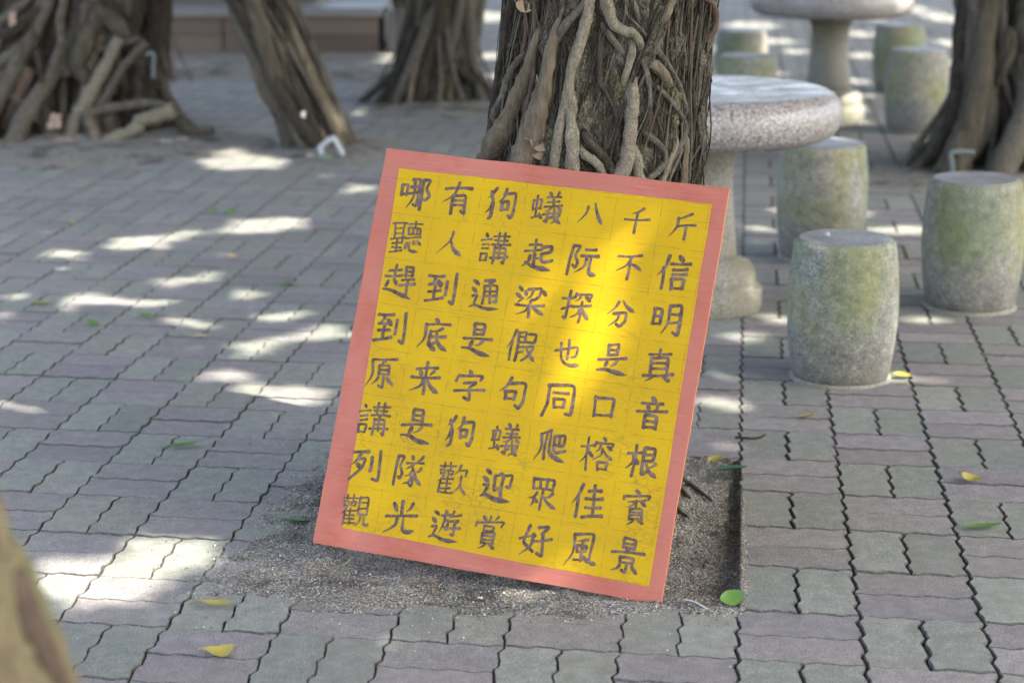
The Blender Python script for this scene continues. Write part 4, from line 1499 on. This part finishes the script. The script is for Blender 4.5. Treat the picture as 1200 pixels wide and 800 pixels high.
# ------------------------------------------------------------------ fallen leaves, twigs, litter
LEAVES = [
    (255, 708, 36, 11, 0.15, 'leaf_yellow', 'olive-yellow narrow leaf on the paving below the bright sun patch', 0.25),
    (257, 763, 36, 13, 0.5, 'leaf_yellow', 'yellow pointed leaf lying lowest on the left paving', 0.4),
    (216, 521, 38, 9, 0.2, 'leaf_green', 'long bright green leaf on the left paving, level with the lower sign', 0.1),
    (350, 610, 32, 9, 0.05, 'leaf_green', 'green narrow leaf on the dark soil beside the sign\'s lower left corner', 0.1),
    (50, 356, 22, 9, 0.3, 'leaf_yellow', 'yellow-green leaf in the sun patch at far left of the paving', 0.2),
    (109, 379, 14, 9, 0.8, 'leaf_green', 'small yellow-green leaf left of a darker one on the left paving', 0.3),
    (172, 371, 16, 10, 0.4, 'leaf_green', 'small green leaf between sun patches on the left paving', 0.3),
    (337, 333, 24, 6, -0.3, 'leaf_green', 'slim green leaf on the paving left of the sign\'s upper half', 0.1),
    (234, 394, 20, 5, 0.2, 'leaf_tan', 'flat tan leaf on the paving left of the middle of the sign', 0.1),
    (250, 248, 12, 7, 0.2, 'leaf_green', 'tiny green leaf in the shade behind the left paving, left one of a pair', 0.2),
    (271, 249, 12, 8, 0.7, 'leaf_green', 'tiny green leaf in the shade behind the left paving, right one of a pair', 0.2),
    (273, 301, 11, 7, 0.2, 'leaf_tan', 'small tan leaf beyond the sun patches left of the sign', 0.2),
    (84, 262, 12, 7, 0.2, 'leaf_yellow', 'small faded leaf on the far left paving below the buttress roots', 0.2),
    (84, 196, 10, 6, 0.2, 'leaf_yellow', 'tiny orange-yellow leaf at the foot of the massive left banyan', 0.2),
    (858, 707, 30, 24, 1.0, 'leaf_green', 'broad green leaf at the front right corner of the soil pit', 0.35),
    (858, 550, 40, 16, 0.25, 'leaf_deep', 'dark green leaf lying on the back right corner of the soil pit', 0.1),
    (841, 540, 22, 12, -0.3, 'leaf_yellow', 'yellow leaf in the soil pit beside the dark green leaf', 0.4),
    (948, 488, 20, 10, 0.3, 'leaf_yellow', 'pale yellow leaf on the paving in front of the nearest stool', 0.2),
    (1058, 440, 22, 9, 0.1, 'leaf_yellow', 'small yellow-green leaf just right of the nearest stool\'s foot', 0.1),
    (1140, 562, 26, 13, -0.6, 'leaf_yellow', 'pale yellow curled leaf on the right paving above the long green one', 0.45),
    (1153, 617, 46, 10, 0.08, 'leaf_green', 'long green leaf on the right paving below the pale yellow one', 0.12),
    (1063, 190, 14, 7, 0.2, 'leaf_green', 'tiny green leaf on the paving left of the right trunk\'s foot', 0.2),
    (1038, 183, 10, 6, 0.9, 'leaf_yellow', 'tiny yellow leaf on the paving between the far stools and the right trunk', 0.2),
]
for i, (px, py, L, W, a, mt, lab, cu) in enumerate(LEAVES):
    # foreshortening: leaf width across the view looks thinner, so widen on the ground
    o = leaf_at(px, py, L, W * (1.9 if W < 20 else 1.0), a, mt, lab, 0.006 if py > 300 else 0.012, cu, 0.3, 30 + i)
    if W >= 20:                                        # this one stands half upright against the paver edge
        o.rotation_euler = (R(38), R(-12), 0.25)
        o.location.z += 0.012

V, Fc = tube(catmull([gnd(862, 512, .006), gnd(874, 513, .008), gnd(888, 513, .007), gnd(897, 509, .012)], 5), lambda t: 0.0034 - 0.001 * t, 7, 0.3)
tag(obj('twig', V, Fc, M['root_dark']), 'short dark twig on the paving behind the soil pit', 'twig')
for i, pts in enumerate([[(792, 572), (806, 574), (820, 581), (834, 589)], [(790, 578), (800, 584), (808, 590)], [(786, 600), (796, 606), (806, 612)]]):
    P3 = [gnd(x, y, -0.012) for x, y in pts]
    P3 = [Vector((p.x, p.y, max(soil_h(*ungrid(p.x, p.y)), -0.05) + 0.006)) for p in P3]
    P3[0].z += 0.02
    V, Fc = tube(catmull(P3, 5), lambda t: 0.0065 - 0.003 * t, 8, 0.3)
    obj('ground_root', V, Fc, M['root_brown'], main_tree)
V, Fc = tube(catmull([gnd(412, 651, .03), gnd(405, 660, .02), gnd(392, 664, .014), gnd(386, 672, .012)], 5), 0.0022, 6, 0.2)
tag(obj('root_strand', V, Fc, M['root_pale']), 'thin pale root strand poking out under the sign\'s lower left corner', 'root')
P3 = [gnd(801, 702, .012), gnd(812, 704, .014), gnd(822, 709, .010), gnd(829, 713, .006)]
V, Fc = tube(catmull(P3, 5), 0.0016, 6, 0.1)
o = tag(obj('plastic_strip', V, Fc, M['white']), 'thin white plastic strip on the soil by the sign\'s lower right corner', 'litter')


def hoop(name, px, depth_y, r, mat, label, cat):
    P3 = [at_y(x, y, depth_y) for x, y in px]
    V, Fc = tube(catmull(P3, 5), r, 10)
    return tag(obj(name, V, Fc, M[mat]), label, cat)


yb = gnd(377, 186).y
P3 = [at_y(377, 181, yb - 0.02), at_y(375, 173, yb - .02), at_y(389, 162, yb - .02), at_y(392, 163, yb - .02), at_y(400, 178, yb - .02), at_y(401, 183, yb - 0.02)]
path = []
for a, b in zip(P3[:-1], P3[1:]): path += [a.lerp(b, i / 4) for i in range(4)]
path.append(P3[-1])
V, Fc = tube(path, 0.014, 10)
tag(obj('pipe_bracket', V, Fc, M['pipe']), 'pale bent pipe bracket at the foot of the leaning trunk', 'bracket')
hoop('conduit', [(172, 66), (174, 63), (180, 64), (180, 80), (180, 92)], LY - 0.5, 0.009, 'pipe_teal', 'pale bent conduit in the massive left banyan\'s roots', 'pipe')
hoop('conduit', [(1116, 206), (1115, 190), (1114, 181), (1119, 178), (1132, 178), (1142, 179)], gnd(1120, 214).y, 0.011, 'pipe_teal', 'grey-green elbow pipe against the right-hand dark trunk', 'pipe')


def scrap(px, py, w, h, mat, label, lift=0.0, seed=0, y=None):
    p = gnd(px, py) if y is None else at_y(px, py, y)
    rnd = random.Random(seed)
    zc = p.y * math.cos(PITCH) + (CAM_H - p.z) * math.sin(PITCH)
    s = zc / FPX
    n, V, Fc = 5, [], []
    for i in range(n + 1):
        for j in range(n + 1):
            V.append(((i / n - .5) * w * s * (1 + rnd.uniform(-.15, .15)), (j / n - .5) * h * s * 1.2 * (1 + rnd.uniform(-.2, .2)), rnd.uniform(0, 0.4) * h * s))
    for i in range(n):
        for j in range(n):
            Fc.append((i * (n + 1) + j, (i + 1) * (n + 1) + j, (i + 1) * (n + 1) + j + 1, i * (n + 1) + j + 1))
    m_ = mesh_data('scrap', V, Fc, M[mat], False)
    o = link('litter_scrap', m_, None, p + Vector((0, 0, 0.012 + lift)))
    if y is not None: o.rotation_euler = (R(70), 0, rnd.uniform(-.3, .3))
    tag(o, label, 'litter', 'scraps of litter')


scrap(365, 191, 9, 7, 'white', 'white crumpled scrap below the bracket of the leaning trunk', 0.02, 1)
scrap(382, 193, 15, 7, 'greenish', 'green and grey scrap right of the white one by the leaning trunk', 0.02, 2)
scrap(195, 174, 13, 5, 'white', 'white scrap on the soil before the left buttress roots', 0.02, 3)
scrap(213, 171, 14, 5, 'white', 'flat white scrap farthest right on the soil before the left buttress roots', 0.02, 4)
scrap(66, 145, 15, 14, 'pinkish', 'pinkish crumpled scrap caught among the left buttress roots', 0, 5, LY - 0.56)
scrap(77, 174, 22, 9, 'pinkish', 'pale scrap on the soil under the left buttress roots', 0.02, 6)
scrap(74, 320, 20, 7, 'white', 'pale bluish paper scrap on the far left paving', 0.0, 7)
scrap(15, 26, 8, 13, 'pinkish', 'pale scrap stuck high in the massive left banyan', 0, 8, LY - 0.50)
scrap(356, 137, 5, 6, 'white', 'small white scrap stuck on the leaning trunk', 0, 9, gnd(377, 186).y - 0.06)
scrap(563, 707, 6, 5, 'white', 'tiny white scrap on the soil in front of the sign', 0.0, 10)
scrap(968, 270, 5, 9, 'white', 'thin white scrap on the nearest stool\'s top', 0.0, 11, None)
so = bpy.data.objects['litter_scrap'] if False else col.objects[-1]
so.location = gnd(969, 277, STOOL_H * 0.98 + 0.006)

# ------------------------------------------------------------------ crowns overhead, with the gaps that let the sun through
KX, KY = LS.x / LS.z, LS.y / LS.z


def shadow_xy(p):
    return (p.x - KX * p.z, p.y - KY * p.z)


GAPS = []          # centre x, y and half sizes of a sun patch on the ground plane


def gp(px, py, rx, ry, z=0.0):
    p = gnd(px, py, z)
    a, b = gnd(px + rx, py, z), gnd(px, py - ry, z)
    c = shadow_xy(p)
    GAPS.append((c[0], c[1], max(0.05, abs(a.x - p.x)), max(0.05, abs(b.y - p.y))))


for a in [(190, 655, 62, 22), (95, 668, 40, 14), (130, 700, 60, 10), (60, 690, 30, 14),
          (285, 190, 50, 9), (425, 223, 14, 4), (165, 287, 48, 9), (215, 275, 20, 6), (315, 264, 55, 9), (70, 297, 24, 4), (75, 352, 48, 10), (20, 368, 28, 7),
          (210, 330, 40, 6), (285, 345, 26, 6), (240, 322, 22, 4), (178, 354, 26, 5), (330, 370, 28, 7), (365, 393, 36, 9), (290, 408, 26, 8), (205, 377, 30, 4),
          (265, 440, 34, 6), (250, 478, 30, 6), (300, 455, 24, 8), (330, 478, 30, 8), (290, 515, 36, 7), (170, 495, 16, 6), (20, 445, 24, 6), (15, 470, 20, 8), (350, 462, 30, 6), (370, 520, 22, 8),
          (372, 668, 10, 5), (640, 700, 16, 4),
          (850, 470, 26, 8), (870, 395, 24, 6), (905, 375, 16, 6), (855, 440, 20, 5), (1050, 440, 20, 5), (1085, 375, 18, 4), (1060, 270, 40, 6), (905, 270, 16, 4), (915, 245, 16, 4), (1000, 250, 14, 5),
          (580, 66, 26, 4), (575, 20, 30, 6), (590, 90, 20, 3), (460, 66, 14, 3), (424, 131, 9, 3), (465, 40, 10, 4),
          (880, 30, 34, 5), (905, 48, 30, 4), (1010, 40, 20, 4), (1010, 65, 16, 4), (1110, 50, 16, 5), (1100, 20, 20, 6), (1115, 75, 10, 4), (1060, 10, 30, 4), (1000, 125, 12, 5), (990, 142, 16, 4), (850, 60, 14, 5), (845, 85, 10, 4), (910, 85, 10, 4), (860, 110, 12, 6), (1000, 95, 10, 5), (1020, 20, 16, 5), (1090, 125, 8, 4), (930, 60, 12, 4), (1120, 110, 8, 4), (600, 110, 14, 3), (560, 105, 8, 3)]:
    gp(*a)


def g3(x, y, z, r):
    c = shadow_xy(Vector((x, y, z)))
    GAPS.append((c[0], c[1], r, r))


def on_board(bx, by):
    return P_TL + BX * bx - BY * by


for bx, by, r in [(0.50, 0.245, 0.032), (0.565, 0.30, 0.008), (0.48, 0.40, 0.0), (0.30, 0.36, 0.012), (0.24, 0.45, 0.0), (0.60, 0.55, 0.0), (0.10, 0.80, 0.012), (0.62, 0.85, -0.002), (0.03, 0.52, 0.004)]:
    q = on_board(bx, by)
    g3(q.x, q.y, q.z, r)
tq = t2.location
g3(tq.x - 0.05, tq.y - 0.05, 0.72, 0.22)
g3(tq.x + 0.05, tq.y - 0.15, 0.25, 0.07)
tq = tp.location
g3(tq.x + 0.10, tq.y + 0.25, 0.72, 0.0)
g3(tq.x + 0.25, tq.y + 0.18, 0.72, -0.01)
g3(tq.x + 0.15, tq.y - 0.13, 0.13, 0.05)
g3(tq.x + 0.40, tq.y + 0.05, 0.70, -0.005)
for px, py, z, r in [(1050, 55, 0.3, 0.08), (872, 50, 0.3, 0.09), (985, 172, 0.4, 0.05), (478, 30, 0.25, 0.12), (340, 40, 0.6, 0.08), (396, 140, 0.15, 0.05)]:
    r_ = ray(px, py)
    t = (CAM_H - z) / -r_.z
    q = Vector((r_.x * t, r_.y * t, z))
    g3(q.x, q.y, q.z, r)
gaps = np.array(GAPS)

# dense foliage laid out so that its shade covers the square; each leaf belongs to the nearest tree's crown
cellsz = 0.105
gx, gy = np.meshgrid(np.arange(-13.5, 9.5, cellsz), np.arange(-5.5, 24.5, cellsz))
gx, gy = gx.ravel(), gy.ravel()
keep = (gx < 0.30 * np.abs(gy) + 3.0) & (gx > -0.30 * np.abs(gy) - 4.5)
gx, gy = gx[keep], gy[keep]
LX, LY_, LZ = [], [], []
for layer in range(3):
    sx = gx + rng.uniform(-0.06, 0.06, gx.size)
    sy = gy + rng.uniform(-0.06, 0.06, gx.size)
    ok = np.ones(gx.size, bool)
    for (cx, cy, rx, ry) in gaps:
        wob = 1 + 0.28 * np.sin(sx * 37 + cy * 9) * np.sin(sy * 31 + cx * 7)
        d = ((sx - cx) / (rx + 0.045)) ** 2 + ((sy - cy) / (ry + 0.045)) ** 2
        ok &= d > wob
    # patches beyond the picture: irregular small gaps so the light around the square stays alike
    out = (np.abs(sx) > 0.27 * sy + 0.3)
    nz = np.sin(sx * 2.1 + 1.3) * np.sin(sy * 1.7 + 0.4) + 0.6 * np.sin(sx * 5.3 + sy * 3.1)
    ok &= ~(out & (nz > 1.05))
    sx, sy = sx[ok], sy[ok]
    z = rng.uniform(5.8, 7.1, sx.size) + 0.5 * layer
    LX.append(sx + KX * z); LY_.append(sy + KY * z); LZ.append(z)
LX, LY_, LZ = np.concatenate(LX), np.concatenate(LY_), np.concatenate(LZ)
sites = np.array([(s[1], s[2]) for s in crown_sites])
owner = np.argmin((LX[:, None] - sites[None, :, 0]) ** 2 + (LY_[:, None] - sites[None, :, 1]) ** 2, axis=1)
for si, (tree, _, _) in enumerate(crown_sites):
    sel = np.where(owner == si)[0]
    n = sel.size
    if n == 0: continue
    c = np.stack([LX[sel], LY_[sel], LZ[sel]], 1)
    az = rng.uniform(0, 2 * np.pi, n)
    tilt = rng.normal(0, 0.35, n)
    t1 = np.stack([np.cos(az), np.sin(az), tilt], 1)
    t2_ = np.stack([-np.sin(az), np.cos(az), rng.normal(0, 0.35, n)], 1)
    L = rng.uniform(0.09, 0.12, n)[:, None]
    W = rng.uniform(0.065, 0.085, n)[:, None]
    vv = np.empty((n, 6, 3))
    vv[:, 0] = c - t1 * L
    vv[:, 1] = c - t1 * L * 0.3 - t2_ * W
    vv[:, 2] = c + t1 * L * 0.45 - t2_ * W * 0.8
    vv[:, 3] = c + t1 * L
    vv[:, 4] = c + t1 * L * 0.45 + t2_ * W * 0.8
    vv[:, 5] = c - t1 * L * 0.3 + t2_ * W
    me = bpy.data.meshes.new('crown')
    me.vertices.add(n * 6)
    me.vertices.foreach_set('co', vv.reshape(-1))
    me.loops.add(n * 6)
    me.loops.foreach_set('vertex_index', np.arange(n * 6, dtype=np.int32))
    me.polygons.add(n)
    me.polygons.foreach_set('loop_start', np.arange(n, dtype=np.int32) * 6)
    me.polygons.foreach_set('loop_total', np.full(n, 6, dtype=np.int32))
    me.materials.append(M['leaf_crown'])
    me.update(calc_edges=True)
    me.validate()
    link('crown', me, tree)
